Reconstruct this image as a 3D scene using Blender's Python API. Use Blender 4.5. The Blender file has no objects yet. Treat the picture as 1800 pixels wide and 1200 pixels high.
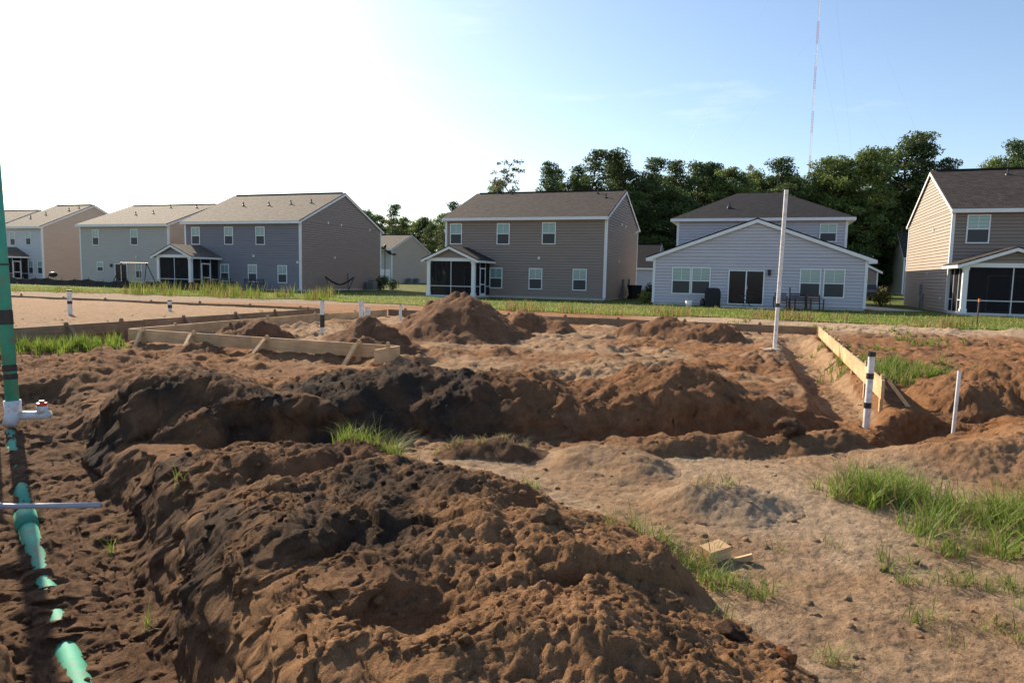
import bpy, math, random
import numpy as np
from mathutils import Matrix, Vector

random.seed(7)
RNG = np.random.default_rng(11)
sc = bpy.context.scene
COL = sc.collection
R = math.radians

# ------------------------------------------------------------------ camera
cam_d = bpy.data.cameras.new('camera')
cam = bpy.data.objects.new('camera', cam_d); COL.objects.link(cam)
cam_d.sensor_width = 36.0; cam_d.lens = 24.0
cam_d.clip_start = 0.05; cam_d.clip_end = 6000
cam.matrix_world = Matrix.Translation((0, 0, 1.6)) @ Matrix.Rotation(R(90 - 5.5), 4, 'X') @ Matrix.Rotation(R(1.15), 4, 'Z')
sc.camera = cam

# ------------------------------------------------------------------ sky, sun, exposure
SUN_EL = R(31); SUN_AZ = R(-38)           # azimuth from +Y towards +X: behind the houses, to the left
sun_dir = Vector((math.sin(SUN_AZ) * math.cos(SUN_EL), math.cos(SUN_AZ) * math.cos(SUN_EL), math.sin(SUN_EL)))
w = bpy.data.worlds.new('World'); sc.world = w; w.use_nodes = True
nt = w.node_tree; nt.nodes.clear()
wo = nt.nodes.new('ShaderNodeOutputWorld'); bg = nt.nodes.new('ShaderNodeBackground')
sky = nt.nodes.new('ShaderNodeTexSky'); sky.sky_type = 'NISHITA'; sky.sun_disc = False
sky.sun_elevation = SUN_EL; sky.sun_rotation = SUN_AZ
sky.air_density = 1.0; sky.dust_density = 0.8; sky.ozone_density = 1.8; sky.altitude = 0
bg.inputs['Strength'].default_value = 0.105
# thin cirrus, everywhere in the sky
tc = nt.nodes.new('ShaderNodeTexCoord'); mp = nt.nodes.new('ShaderNodeMapping')
mp.inputs['Scale'].default_value = (1.6, 1.6, 9.0); mp.inputs['Rotation'].default_value = (0.12, 0.25, 0.4)
nz = nt.nodes.new('ShaderNodeTexNoise'); nz.inputs['Scale'].default_value = 2.3; nz.inputs['Detail'].default_value = 7; nz.inputs['Roughness'].default_value = 0.62
cr = nt.nodes.new('ShaderNodeMapRange'); cr.inputs['From Min'].default_value = 0.56; cr.inputs['From Max'].default_value = 0.82; cr.inputs['To Max'].default_value = 0.30
mx = nt.nodes.new('ShaderNodeMix'); mx.data_type = 'RGBA'; mx.inputs['B'].default_value = (7.0, 7.2, 7.6, 1)
nt.links.new(tc.outputs['Generated'], mp.inputs['Vector']); nt.links.new(mp.outputs['Vector'], nz.inputs['Vector'])
nt.links.new(nz.outputs['Fac'], cr.inputs['Value']); nt.links.new(cr.outputs['Result'], mx.inputs['Factor'])
nt.links.new(sky.outputs['Color'], mx.inputs['A']); nt.links.new(mx.outputs['Result'], bg.inputs['Color'])
nt.links.new(bg.outputs['Background'], wo.inputs['Surface'])
sl = bpy.data.lights.new('sun', 'SUN'); sl.energy = 5.0; sl.angle = R(0.55); sl.color = (1.0, 0.86, 0.66)
so = bpy.data.objects.new('sun', sl); COL.objects.link(so)
so.rotation_euler = sun_dir.to_track_quat('Z', 'Y').to_euler()
sc.view_settings.view_transform = 'Standard'; sc.view_settings.look = 'None'
sc.view_settings.exposure = 0.85; sc.view_settings.gamma = 1.0

# ------------------------------------------------------------------ materials
MATS = {}
def principled(name):
    m = bpy.data.materials.new(name); m.use_nodes = True
    return m, m.node_tree, m.node_tree.nodes['Principled BSDF']
def N_(t, kind, **kw):
    n = t.nodes.new(kind)
    for k, v in kw.items(): n.inputs[k].default_value = v
    return n
def mat(name, col, rough=0.6, var=0.0, scale=6.0, bump=0.0, bscale=60.0, spec=0.5, metal=0.0, stretch=None, dirt=0.0):
    """plain painted / plastic / fabric surface with mottling and fine relief"""
    if name in MATS: return MATS[name]
    m, t, p = principled(name)
    p.inputs['Roughness'].default_value = rough; p.inputs['Metallic'].default_value = metal
    p.inputs['Specular IOR Level'].default_value = spec
    p.inputs['Base Color'].default_value = (*col, 1)
    co = t.nodes.new('ShaderNodeTexCoord'); src = co.outputs['Object']
    if stretch:
        mp_ = t.nodes.new('ShaderNodeMapping'); mp_.inputs['Scale'].default_value = stretch
        t.links.new(src, mp_.inputs['Vector']); src = mp_.outputs['Vector']
    if var > 0:
        n = N_(t, 'ShaderNodeTexNoise', Scale=scale, Detail=6.0, Roughness=0.6); t.links.new(src, n.inputs['Vector'])
        r = N_(t, 'ShaderNodeMapRange'); r.inputs['From Min'].default_value = 0.3; r.inputs['From Max'].default_value = 0.7
        r.inputs['To Min'].default_value = 1 - var; r.inputs['To Max'].default_value = 1 + var * 0.6
        mm = t.nodes.new('ShaderNodeMix'); mm.data_type = 'RGBA'; mm.blend_type = 'MULTIPLY'; mm.inputs['Factor'].default_value = 1
        mm.inputs['A'].default_value = (*col, 1)
        t.links.new(n.outputs['Fac'], r.inputs['Value']); t.links.new(r.outputs['Result'], mm.inputs['B']); t.links.new(mm.outputs['Result'], p.inputs['Base Color'])
    if dirt > 0:
        nd = N_(t, 'ShaderNodeTexNoise', Scale=11.0, Detail=8.0, Roughness=0.7); t.links.new(co.outputs['Object'], nd.inputs['Vector'])
        rd = N_(t, 'ShaderNodeMapRange'); rd.inputs['From Min'].default_value = .50; rd.inputs['From Max'].default_value = .68; rd.inputs['To Max'].default_value = dirt; t.links.new(nd.outputs['Fac'], rd.inputs['Value'])
        md = t.nodes.new('ShaderNodeMix'); md.data_type = 'RGBA'; md.inputs['B'].default_value = (.26, .16, .10, 1); t.links.new(rd.outputs['Result'], md.inputs['Factor'])
        if p.inputs['Base Color'].is_linked: t.links.new(p.inputs['Base Color'].links[0].from_socket, md.inputs['A'])
        else: md.inputs['A'].default_value = (*col, 1)
        t.links.new(md.outputs['Result'], p.inputs['Base Color'])
    if bump > 0:
        n2 = N_(t, 'ShaderNodeTexNoise', Scale=bscale, Detail=4.0); t.links.new(src, n2.inputs['Vector'])
        b = N_(t, 'ShaderNodeBump', Strength=bump, Distance=0.02); t.links.new(n2.outputs['Fac'], b.inputs['Height']); t.links.new(b.outputs['Normal'], p.inputs['Normal'])
    MATS[name] = m; return m

WHITE = mat('white trim', (0.78, 0.79, 0.80), 0.45, 0.06, 3.0)
PVC = mat('white pvc', (0.72, 0.72, 0.70), 0.4, 0.12, 9.0, dirt=.65)
TAPE = mat('black tape', (0.018, 0.018, 0.02), 0.4)
GREENP = mat('green sewer pipe', (0.07, 0.38, 0.255), 0.7, 0.15, 7.0, spec=.25, dirt=.8)
REDP = mat('red cap', (0.75, 0.08, 0.03), 0.4)
GREYP = mat('grey conduit', (0.42, 0.43, 0.46), 0.4, 0.08, 8.0)
DARKM = mat('dark metal', (0.02, 0.02, 0.022), 0.5)
GREYM = mat('grey utility metal', (0.22, 0.23, 0.24), 0.5)
BLACKF = mat('black fabric', (0.015, 0.015, 0.017), 0.8, 0.25, 5.0, 0.4, 20.0)
BROWNW = mat('stained patio wood', (0.09, 0.045, 0.03), 0.6, 0.3, 12.0)
CONC = mat('concrete', (0.48, 0.47, 0.45), 0.85, 0.12, 2.0, 0.2, 40.0)
GARAGE = mat('garage door white', (0.8, 0.8, 0.8), 0.5)
SCREENF = mat('screen frame white', (0.62, 0.63, 0.66), 0.5)
PLASTICW = mat('white plastic', (0.75, 0.75, 0.73), 0.4)
RUBBER = mat('dark rubber', (0.02, 0.02, 0.022), 0.7)
GREYBARK = mat('bark', (0.12, 0.085, 0.06), 0.9, 0.35, 8.0, 0.6, 14.0)

def siding_mat(name, col): return mat('siding ' + name, col, 0.55, 0.07, 1.2, 0.06, 50.0, 0.3, stretch=(0.5, 0.5, 3.0))

def shingle_mat(name, col, c2):
    m, t, p = principled('shingles ' + name); p.inputs['Roughness'].default_value = 0.85; p.inputs['Specular IOR Level'].default_value = 0.15
    co = t.nodes.new('ShaderNodeTexCoord')
    br = t.nodes.new('ShaderNodeTexBrick'); br.inputs['Scale'].default_value = 1.0
    br.inputs['Brick Width'].default_value = 0.32; br.inputs['Row Height'].default_value = 0.14; br.inputs['Mortar Size'].default_value = 0.012
    br.inputs['Color1'].default_value = (*col, 1); br.inputs['Color2'].default_value = (*c2, 1); br.inputs['Mortar'].default_value = (col[0] * .5, col[1] * .5, col[2] * .5, 1)
    t.links.new(co.outputs['UV'], br.inputs['Vector'])
    n = N_(t, 'ShaderNodeTexNoise', Scale=3.5, Detail=8.0, Roughness=0.7); t.links.new(co.outputs['Object'], n.inputs['Vector'])
    r = N_(t, 'ShaderNodeMapRange'); r.inputs['From Min'].default_value = .3; r.inputs['From Max'].default_value = .7; r.inputs['To Min'].default_value = .7; r.inputs['To Max'].default_value = 1.3
    mm = t.nodes.new('ShaderNodeMix'); mm.data_type = 'RGBA'; mm.blend_type = 'MULTIPLY'; mm.inputs['Factor'].default_value = 1
    t.links.new(br.outputs['Color'], mm.inputs['A']); t.links.new(n.outputs['Fac'], r.inputs['Value']); t.links.new(r.outputs['Result'], mm.inputs['B'])
    t.links.new(mm.outputs['Result'], p.inputs['Base Color'])
    b = N_(t, 'ShaderNodeBump', Strength=0.5, Distance=0.02); t.links.new(br.outputs['Fac'], b.inputs['Height']); b.invert = True
    t.links.new(b.outputs['Normal'], p.inputs['Normal'])
    return m
SH_BROWN = shingle_mat('weathered brown', (0.13, 0.105, 0.085), (0.20, 0.165, 0.135))
SH_DARK = shingle_mat('dark brown', (0.042, 0.034, 0.031), (0.078, 0.063, 0.056))
SH_BLACK = shingle_mat('charcoal', (0.012, 0.012, 0.015), (0.026, 0.025, 0.029))

def glass_mat(name, col, rough, spec=.9):
    m, t, p = principled(name); p.inputs['Base Color'].default_value = (*col, 1); p.inputs['Roughness'].default_value = rough
    p.inputs['Specular IOR Level'].default_value = spec
    return m
PANE = glass_mat('glass over blind with painted sky tint', (0.20, 0.36, 0.35), 0.06)  # blind behind glass, with the teal sky reflection put into the base colour
PANES = glass_mat('glass behind insect screen', (0.05, 0.06, 0.065), 0.35, .25)
PANED = glass_mat('dark door glass', (0.02, 0.024, 0.027), 0.05, .2)

def screen_mat():
    m = bpy.data.materials.new('insect screen'); m.use_nodes = True; t = m.node_tree; t.nodes.clear()
    o = t.nodes.new('ShaderNodeOutputMaterial'); mixs = t.nodes.new('ShaderNodeMixShader'); tr = t.nodes.new('ShaderNodeBsdfTransparent'); d = t.nodes.new('ShaderNodeBsdfDiffuse')
    d.inputs['Color'].default_value = (0.03, 0.03, 0.034, 1); mixs.inputs[0].default_value = 0.62
    t.links.new(tr.outputs[0], mixs.inputs[1]); t.links.new(d.outputs[0], mixs.inputs[2]); t.links.new(mixs.outputs[0], o.inputs['Surface'])
    return m
SCREEN = screen_mat()

def wood_mat(name, c1, c2):
    m, t, p = principled(name); p.inputs['Roughness'].default_value = 0.75; p.inputs['Specular IOR Level'].default_value = 0.25
    co = t.nodes.new('ShaderNodeTexCoord'); mp_ = t.nodes.new('ShaderNodeMapping'); mp_.inputs['Scale'].default_value = (1.2, 20, 20)
    n = N_(t, 'ShaderNodeTexNoise', Scale=1.6, Detail=7.0, Roughness=0.62, Distortion=0.6)
    t.links.new(co.outputs['Object'], mp_.inputs['Vector']); t.links.new(mp_.outputs['Vector'], n.inputs['Vector'])
    r = t.nodes.new('ShaderNodeValToRGB'); r.color_ramp.elements[0].position = .3; r.color_ramp.elements[1].position = .7
    r.color_ramp.elements[0].color = (*c1, 1); r.color_ramp.elements[1].color = (*c2, 1)
    t.links.new(n.outputs['Fac'], r.inputs['Fac'])
    k = N_(t, 'ShaderNodeTexNoise', Scale=2.2, Detail=3.0); t.links.new(co.outputs['Object'], k.inputs['Vector'])
    kr = N_(t, 'ShaderNodeMapRange'); kr.inputs['From Min'].default_value = .35; kr.inputs['From Max'].default_value = .7; kr.inputs['To Min'].default_value = .72; kr.inputs['To Max'].default_value = 1.12
    mm = t.nodes.new('ShaderNodeMix'); mm.data_type = 'RGBA'; mm.blend_type = 'MULTIPLY'; mm.inputs['Factor'].default_value = 1
    t.links.new(r.outputs['Color'], mm.inputs['A']); t.links.new(k.outputs['Fac'], kr.inputs['Value']); t.links.new(kr.outputs['Result'], mm.inputs['B'])
    t.links.new(mm.outputs['Result'], p.inputs['Base Color'])
    b = N_(t, 'ShaderNodeBump', Strength=0.25, Distance=0.01); t.links.new(n.outputs['Fac'], b.inputs['Height']); t.links.new(b.outputs['Normal'], p.inputs['Normal'])
    return m
PINE = wood_mat('new pine board', (0.50, 0.31, 0.155), (0.68, 0.47, 0.27))
PINEOLD = wood_mat('weathered form board', (0.20, 0.13, 0.08), (0.34, 0.24, 0.15))

def soil_mat():
    m, t, p = principled('soil'); p.inputs['Roughness'].default_value = 0.95; p.inputs['Specular IOR Level'].default_value = 0.12
    at = t.nodes.new('ShaderNodeAttribute'); at.attribute_name = 'soil'
    co = t.nodes.new('ShaderNodeTexCoord')
    n1 = N_(t, 'ShaderNodeTexNoise', Scale=9.0, Detail=9.0, Roughness=0.68); t.links.new(co.outputs['Object'], n1.inputs['Vector'])
    r1 = N_(t, 'ShaderNodeMapRange'); r1.inputs['From Min'].default_value = .25; r1.inputs['From Max'].default_value = .75; r1.inputs['To Min'].default_value = .62; r1.inputs['To Max'].default_value = 1.38
    t.links.new(n1.outputs['Fac'], r1.inputs['Value'])
    n2 = N_(t, 'ShaderNodeTexNoise', Scale=170.0, Detail=4.0, Roughness=0.7); t.links.new(co.outputs['Object'], n2.inputs['Vector'])
    r2 = N_(t, 'ShaderNodeMapRange'); r2.inputs['From Min'].default_value = .25; r2.inputs['From Max'].default_value = .75; r2.inputs['To Min'].default_value = .5; r2.inputs['To Max'].default_value = 1.5
    t.links.new(n2.outputs['Fac'], r2.inputs['Value'])
    mu = t.nodes.new('ShaderNodeMath'); mu.operation = 'MULTIPLY'; t.links.new(r1.outputs['Result'], mu.inputs[0]); t.links.new(r2.outputs['Result'], mu.inputs[1])
    mm = t.nodes.new('ShaderNodeMix'); mm.data_type = 'RGBA'; mm.blend_type = 'MULTIPLY'; mm.inputs['Factor'].default_value = 1
    t.links.new(at.outputs['Color'], mm.inputs['A']); t.links.new(mu.outputs['Value'], mm.inputs['B']); t.links.new(mm.outputs['Result'], p.inputs['Base Color'])
    n3 = N_(t, 'ShaderNodeTexNoise', Scale=26.0, Detail=10.0, Roughness=0.78); t.links.new(co.outputs['Object'], n3.inputs['Vector'])
    b1 = N_(t, 'ShaderNodeBump', Strength=1.0, Distance=0.05); t.links.new(n3.outputs['Fac'], b1.inputs['Height'])
    n4 = N_(t, 'ShaderNodeTexNoise', Scale=85.0, Detail=5.0, Roughness=0.75); t.links.new(co.outputs['Object'], n4.inputs['Vector'])
    b3 = N_(t, 'ShaderNodeBump', Strength=0.9, Distance=0.016); t.links.new(n4.outputs['Fac'], b3.inputs['Height']); t.links.new(b1.outputs['Normal'], b3.inputs['Normal'])
    b2 = N_(t, 'ShaderNodeBump', Strength=0.6, Distance=0.006); t.links.new(n2.outputs['Fac'], b2.inputs['Height']); t.links.new(b3.outputs['Normal'], b2.inputs['Normal'])
    t.links.new(b2.outputs['Normal'], p.inputs['Normal'])
    return m
SOIL = soil_mat()

def leaf_mat(name, transl=0.35):
    """leaves and blades: colour from the 'tint' attribute, light passes through"""
    m = bpy.data.materials.new(name); m.use_nodes = True; t = m.node_tree; p = t.nodes['Principled BSDF']
    at = t.nodes.new('ShaderNodeAttribute'); at.attribute_name = 'tint'
    p.inputs['Roughness'].default_value = 0.55; p.inputs['Specular IOR Level'].default_value = 0.3
    t.links.new(at.outputs['Color'], p.inputs['Base Color'])
    tr = t.nodes.new('ShaderNodeBsdfTranslucent'); t.links.new(at.outputs['Color'], tr.inputs['Color'])
    ms = t.nodes.new('ShaderNodeMixShader'); ms.inputs[0].default_value = transl
    o = t.nodes['Material Output']
    t.links.new(p.outputs[0], ms.inputs[1]); t.links.new(tr.outputs[0], ms.inputs[2]); t.links.new(ms.outputs[0], o.inputs['Surface'])
    return m
BLADE = leaf_mat('grass blades', 0.5); LEAF = leaf_mat('tree leaves', 0.4)

def lawn_mat():
    m, t, p = principled('lawn'); p.inputs['Roughness'].default_value = 0.9; p.inputs['Specular IOR Level'].default_value = 0.1
    co = t.nodes.new('ShaderNodeTexCoord')
    n = N_(t, 'ShaderNodeTexNoise', Scale=0.5, Detail=10.0, Roughness=0.7); t.links.new(co.outputs['Object'], n.inputs['Vector'])
    r = t.nodes.new('ShaderNodeValToRGB'); e = r.color_ramp.elements
    e[0].position = .3; e[0].color = (0.045, 0.075, 0.012, 1); e[1].position = .72; e[1].color = (0.16, 0.15, 0.035, 1)
    t.links.new(n.outputs['Fac'], r.inputs['Fac']); t.links.new(r.outputs['Color'], p.inputs['Base Color'])
    n2 = N_(t, 'ShaderNodeTexNoise', Scale=25.0, Detail=4.0); t.links.new(co.outputs['Object'], n2.inputs['Vector'])
    b = N_(t, 'ShaderNodeBump', Strength=0.8, Distance=0.05); t.links.new(n2.outputs['Fac'], b.inputs['Height']); t.links.new(b.outputs['Normal'], p.inputs['Normal'])
    return m
LAWN = lawn_mat()

# ------------------------------------------------------------------ mesh helpers
def tag(o, label=None, cat=None, group=None, kind=None):
    if label: o['label'] = label
    if cat: o['category'] = cat
    if group: o['group'] = group
    if kind: o['kind'] = kind
    return o
def empty(name, loc=(0, 0, 0), rz=0.0, parent=None):
    o = bpy.data.objects.new(name, None); COL.objects.link(o); o.location = loc; o.rotation_euler = (0, 0, rz); o.parent = parent
    o.empty_display_size = 0.2
    return o
def link(name, me, parent=None, loc=None, rot=None):
    o = bpy.data.objects.new(name, me); COL.objects.link(o); o.parent = parent
    if loc is not None: o.location = loc
    if rot is not None: o.rotation_euler = rot
    return o
class MB:
    def __init__(s): s.v = []; s.f = []; s.uv = {}
    def quad(s, a, b, c, d):
        n = len(s.v); s.v += [tuple(a), tuple(b), tuple(c), tuple(d)]; s.f.append((n, n + 1, n + 2, n + 3)); return s
    def poly(s, pts):
        n = len(s.v); s.v += [tuple(p) for p in pts]; s.f.append(tuple(range(n, n + len(pts)))); return s
    def box(s, x0, x1, y0, y1, z0, z1):
        n = len(s.v)
        s.v += [(x0, y0, z0), (x1, y0, z0), (x1, y1, z0), (x0, y1, z0), (x0, y0, z1), (x1, y0, z1), (x1, y1, z1), (x0, y1, z1)]
        s.f += [tuple(n + i for i in q) for q in ((0, 3, 2, 1), (4, 5, 6, 7), (0, 1, 5, 4), (1, 2, 6, 5), (2, 3, 7, 6), (3, 0, 4, 7))]
        return s
    def bar(s, p0, p1, w_, h_, up=(0, 0, 1)):
        p0 = Vector(p0); p1 = Vector(p1); d = (p1 - p0).normalized(); u = Vector(up)
        if abs(d.dot(u)) > .98: u = Vector((0, 1, 0))
        a = d.cross(u).normalized() * (w_ / 2); b = a.cross(d).normalized() * (h_ / 2); n = len(s.v)
        for p in (p0, p1):
            for sa, sb in ((-1, -1), (1, -1), (1, 1), (-1, 1)): s.v.append(tuple(p + a * sa + b * sb))
        s.f += [tuple(n + i for i in q) for q in ((0, 1, 2, 3), (7, 6, 5, 4), (0, 4, 5, 1), (1, 5, 6, 2), (2, 6, 7, 3), (3, 7, 4, 0))]
        return s
    def prism(s, poly, off):
        """poly: list of 3-D points, off: extrusion vector"""
        n = len(s.v); k = len(poly); o = Vector(off)
        s.v += [tuple(p) for p in poly] + [tuple(Vector(p) + o) for p in poly]
        s.f.append(tuple(range(n, n + k))); s.f.append(tuple(range(n + 2 * k - 1, n + k - 1, -1)))
        for i in range(k):
            j = (i + 1) % k; s.f.append((n + i, n + k + i, n + k + j, n + j))
        return s
    def tube(s, path, rad, seg=14, cap=True, wob=0.0):
        path = [Vector(p) for p in path]; rad = rad if isinstance(rad, (list, tuple)) else [rad] * len(path); n = len(s.v)
        ref = None
        for i, p in enumerate(path):
            d = (path[min(i + 1, len(path) - 1)] - path[max(i - 1, 0)]).normalized()
            if ref is None: ref = d.orthogonal().normalized()
            a = (ref - d * ref.dot(d)).normalized(); ref = a; b = d.cross(a)
            for k in range(seg):
                th = 2 * math.pi * k / seg; rr = rad[i] * (1 + wob * math.sin(k * 2.3 + i * 1.7))
                s.v.append(tuple(p + a * math.cos(th) * rr + b * math.sin(th) * rr))
        for i in range(len(path) - 1):
            for k in range(seg):
                j = (k + 1) % seg; s.f.append((n + i * seg + k, n + i * seg + j, n + (i + 1) * seg + j, n + (i + 1) * seg + k))
        if cap:
            s.f.append(tuple(n + k for k in range(seg - 1, -1, -1))); e = n + (len(path) - 1) * seg; s.f.append(tuple(e + k for k in range(seg)))
        return s
    def mesh(s, name, m, smooth=False, planar_uv=False):
        me = bpy.data.meshes.new(name); me.from_pydata(s.v, [], s.f); me.materials.append(m)
        if smooth: me.polygons.foreach_set('use_smooth', [True] * len(me.polygons))
        if planar_uv:
            uv = me.uv_layers.new(name='UVMap')
            for pl in me.polygons:
                nrm = pl.normal; a = Vector((-nrm.y, nrm.x, 0))
                a = a.normalized() if a.length > 1e-4 else Vector((1, 0, 0)); b = nrm.cross(a)
                for li in pl.loop_indices:
                    co = Vector(s.v[me.loops[li].vertex_index]); uv.data[li].uv = (co.dot(a), co.dot(b))
        me.update(); return me
    def build(s, name, m, parent=None, smooth=False, planar_uv=False, loc=None, rot=None):
        return link(name, s.mesh(name, m, smooth, planar_uv), parent, loc, rot)

def np_mesh(name, V, F, m, smooth=False, attr=None, attr_name='tint', domain='POINT'):
    """V (n,3) float, F (k,4) or (k,3) int"""
    me = bpy.data.meshes.new(name); n = len(V); k, c = F.shape
    me.vertices.add(n); me.vertices.foreach_set('co', np.ascontiguousarray(V, dtype=np.float32).ravel())
    me.loops.add(k * c); me.loops.foreach_set('vertex_index', np.ascontiguousarray(F, dtype=np.int32).ravel())
    me.polygons.add(k); me.polygons.foreach_set('loop_start', np.arange(0, k * c, c, dtype=np.int32))
    me.polygons.foreach_set('loop_total', np.full(k, c, dtype=np.int32))
    if smooth: me.polygons.foreach_set('use_smooth', np.ones(k, dtype=bool))
    me.materials.append(m); me.update(calc_edges=True)
    if attr is not None:
        a = me.attributes.new(attr_name, 'FLOAT_COLOR', domain)
        full = np.ones((len(attr), 4), dtype=np.float32); full[:, :3] = attr; a.data.foreach_set('color', full.ravel())
    return me

# ------------------------------------------------------------------ noise and terrain height
_PERM = np.random.default_rng(5).permutation(4096).astype(np.int32); _GA = np.random.default_rng(6).uniform(0, 2 * np.pi, 4096)
_GC = np.cos(_GA); _GS = np.sin(_GA)
def perlin(x, y, seed=0):
    ix = np.floor(x).astype(np.int32); iy = np.floor(y).astype(np.int32); fx = x - ix; fy = y - iy
    def gr(ax, ay):
        a = _PERM[(_PERM[(ix + (ax + seed * 37)) & 4095] + iy + ay) & 4095]; return _GC[a] * (fx - ax) + _GS[a] * (fy - ay)
    u = fx * fx * fx * (fx * (fx * 6 - 15) + 10); v = fy * fy * fy * (fy * (fy * 6 - 15) + 10)
    a = gr(0, 0); b = gr(1, 0); c = gr(0, 1); d = gr(1, 1)
    return (a + (b - a) * u + (c - a) * v + (a - b - c + d) * u * v) * 1.5
def fbm(x, y, f0, octs, seed, gain=.5):
    s = 0; a = 1.0
    for i in range(octs): s = s + a * perlin(x * f0 + 7.3 * i, y * f0 - 3.1 * i, seed + i); f0 *= 2.03; a *= gain
    return s
def billow(x, y, f0, octs, seed, gain=.55):
    s = 0; a = 1.0
    for i in range(octs): s = s + a * (np.abs(perlin(x * f0 + 5.1 * i, y * f0 + 2.7 * i, seed + i)) * 2 - .55); f0 *= 2.1; a *= gain
    return s
def sstep(a, b, x):
    t = np.clip((x - a) / (b - a), 0, 1); return t * t * (3 - 2 * t)
def poly_dist(x, y, pts):
    """distance to a polyline and interpolated extra columns"""
    best = np.full(x.shape, 1e9); ex = [np.zeros(x.shape) for _ in range(len(pts[0]) - 2)]
    for p, q in zip(pts[:-1], pts[1:]):
        dx, dy = q[0] - p[0], q[1] - p[1]; L = dx * dx + dy * dy
        t = np.clip(((x - p[0]) * dx + (y - p[1]) * dy) / L, 0, 1)
        d = np.hypot(x - p[0] - t * dx, y - p[1] - t * dy); m = d < best
        best = np.where(m, d, best)
        for k in range(len(ex)): ex[k] = np.where(m, p[2 + k] + t * (q[2 + k] - p[2 + k]), ex[k])
    return best, ex

A20 = R(20); TX, TY = math.cos(A20), -math.sin(A20); NX, NY = math.sin(A20), math.cos(A20)   # lot grid: along / away
PAD_O = (-7.9, 14.0)      # front left corner of the near building pad
def pad_uv(x, y): return (x - PAD_O[0]) * TX + (y - PAD_O[1]) * TY, (x - PAD_O[0]) * NX + (y - PAD_O[1]) * NY
LP_O = (-6.3, 22.6)       # back right corner of the left building pad
def lpad_uv(x, y): return (x - LP_O[0]) * TX + (y - LP_O[1]) * TY, (x - LP_O[0]) * NX + (y - LP_O[1]) * NY
TRENCH = [(-5.9, 8.1, -.12, .42), (-5.3, 7.3, -.2, .42), (-4.35, 6.05, -.36, .42), (-3.65, 5.2, -.42, .42), (-2.98, 4.4, -.46, .40), (-2.42, 3.75, -.47, .30), (-1.95, 3.1, -.47, .24), (-1.2, 2.1, -.47, .22), (-.5, 1.2, -.47, .2)]
TRENCH2 = [(-2.4, 6.2, -.16, .16), (-.9, 6.5, -.08, .16), (.6, 6.75, -.10, .18), (2.4, 7.05, -.24, .22), (3.6, 7.35, -.40, .28), (5.1, 7.95, -.42, .28), (5.6, 8.1, -.1, .2)]
TRENCH3 = [(4.25, 8.3, -.22, .20), (5.3, 11.3, -.26, .22), (7.2, 17.3, -.22, .2), (7.45, 18.1, -.05, .2)]
def ground_h(x, y):
    z = .025 * fbm(x, y, .35, 3, 3)
    near = 1 - sstep(20, 31, y)
    pu, pv = pad_uv(x, y)
    inpad = sstep(-.05, .15, pu) * sstep(-.05, .15, 13.75 - pu) * sstep(-.6, .2, pv) * sstep(-.05, .15, 10.3 - pv)
    z = z + .10 * inpad
    lu, lv = lpad_uv(x, y)
    lp = sstep(.0, .10, -lu) * sstep(.0, .10, -lv)
    z = z * (1 - lp) + lp * (.33 + .02 * fbm(x, y, .8, 3, 5))
    # rubble around the pads
    rough = near * (1 - lp) * sstep(7.2, 8.6, y)
    patch = sstep(-.25, .45, fbm(x, y, .45, 2, 41))
    z = z + rough * ((.05 + .10 * patch) * fbm(x, y, .9, 3, 21) + (.015 + .035 * patch) * billow(x, y, 2.2, 4, 31) + .03 * fbm(x, y, 3.5, 4, 35, .62))
    # near sand: footprints and crumbs
    fg = (1 - sstep(7.2, 8.6, y))
    z = z + fg * (.035 * fbm(x, y, .9, 3, 51) + .006 * billow(x, y, 3.5, 3, 61) + .008 * fbm(x, y, 11, 4, 71, .7))
    # trenches
    for tr, sd in ((TRENCH, 81), (TRENCH2, 83), (TRENCH3, 85)):
        d, (dep, hw) = poly_dist(x, y, tr)
        s_ = d < 1.3
        if not s_.any(): continue
        zz = z; x_, y_, z, d, dep, hw = x[s_], y[s_], z[s_], d[s_], dep[s_], hw[s_]
        d = d + .06 * fbm(x_, y_, 1.1, 2, sd) + .012 * billow(x_, y_, 5, 2, sd + 1)
        k = 1 - sstep(hw, hw + .36, d)
        z = z * (1 - k) + k * (dep + .035 * fbm(x_, y_, 2.5, 4, sd + 2) + .022 * billow(x_, y_, 6, 3, sd + 3))
        zz[s_] = z; z = zz
    edge = sstep(31.0, 33.8, y)
    return z * (1 - edge)
def trench_mask(x, y):
    d, (dep, hw) = poly_dist(x, y, TRENCH); d = d + .06 * fbm(x, y, 1.1, 2, 81) + .012 * billow(x, y, 5, 2, 82)
    d2, (dep2, hw2) = poly_dist(x, y, TRENCH2); d2 = d2 + .06 * fbm(x, y, 1.1, 2, 83) + .012 * billow(x, y, 5, 2, 84)
    gap, _ = poly_dist(x, y, [(-2.7, 4.05, 0), (-2.0, 4.35, 0), (-1.45, 4.6, 0), (-1.0, 4.8, 0)]); gap = gap + .05 * fbm(x, y, 1.7, 3, 87)
    return sstep(hw + .06, hw + .62, d) ** .8 * sstep(hw2 + .0, hw2 + .25, d2) * (.30 + .70 * sstep(.0, .34, gap))

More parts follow.
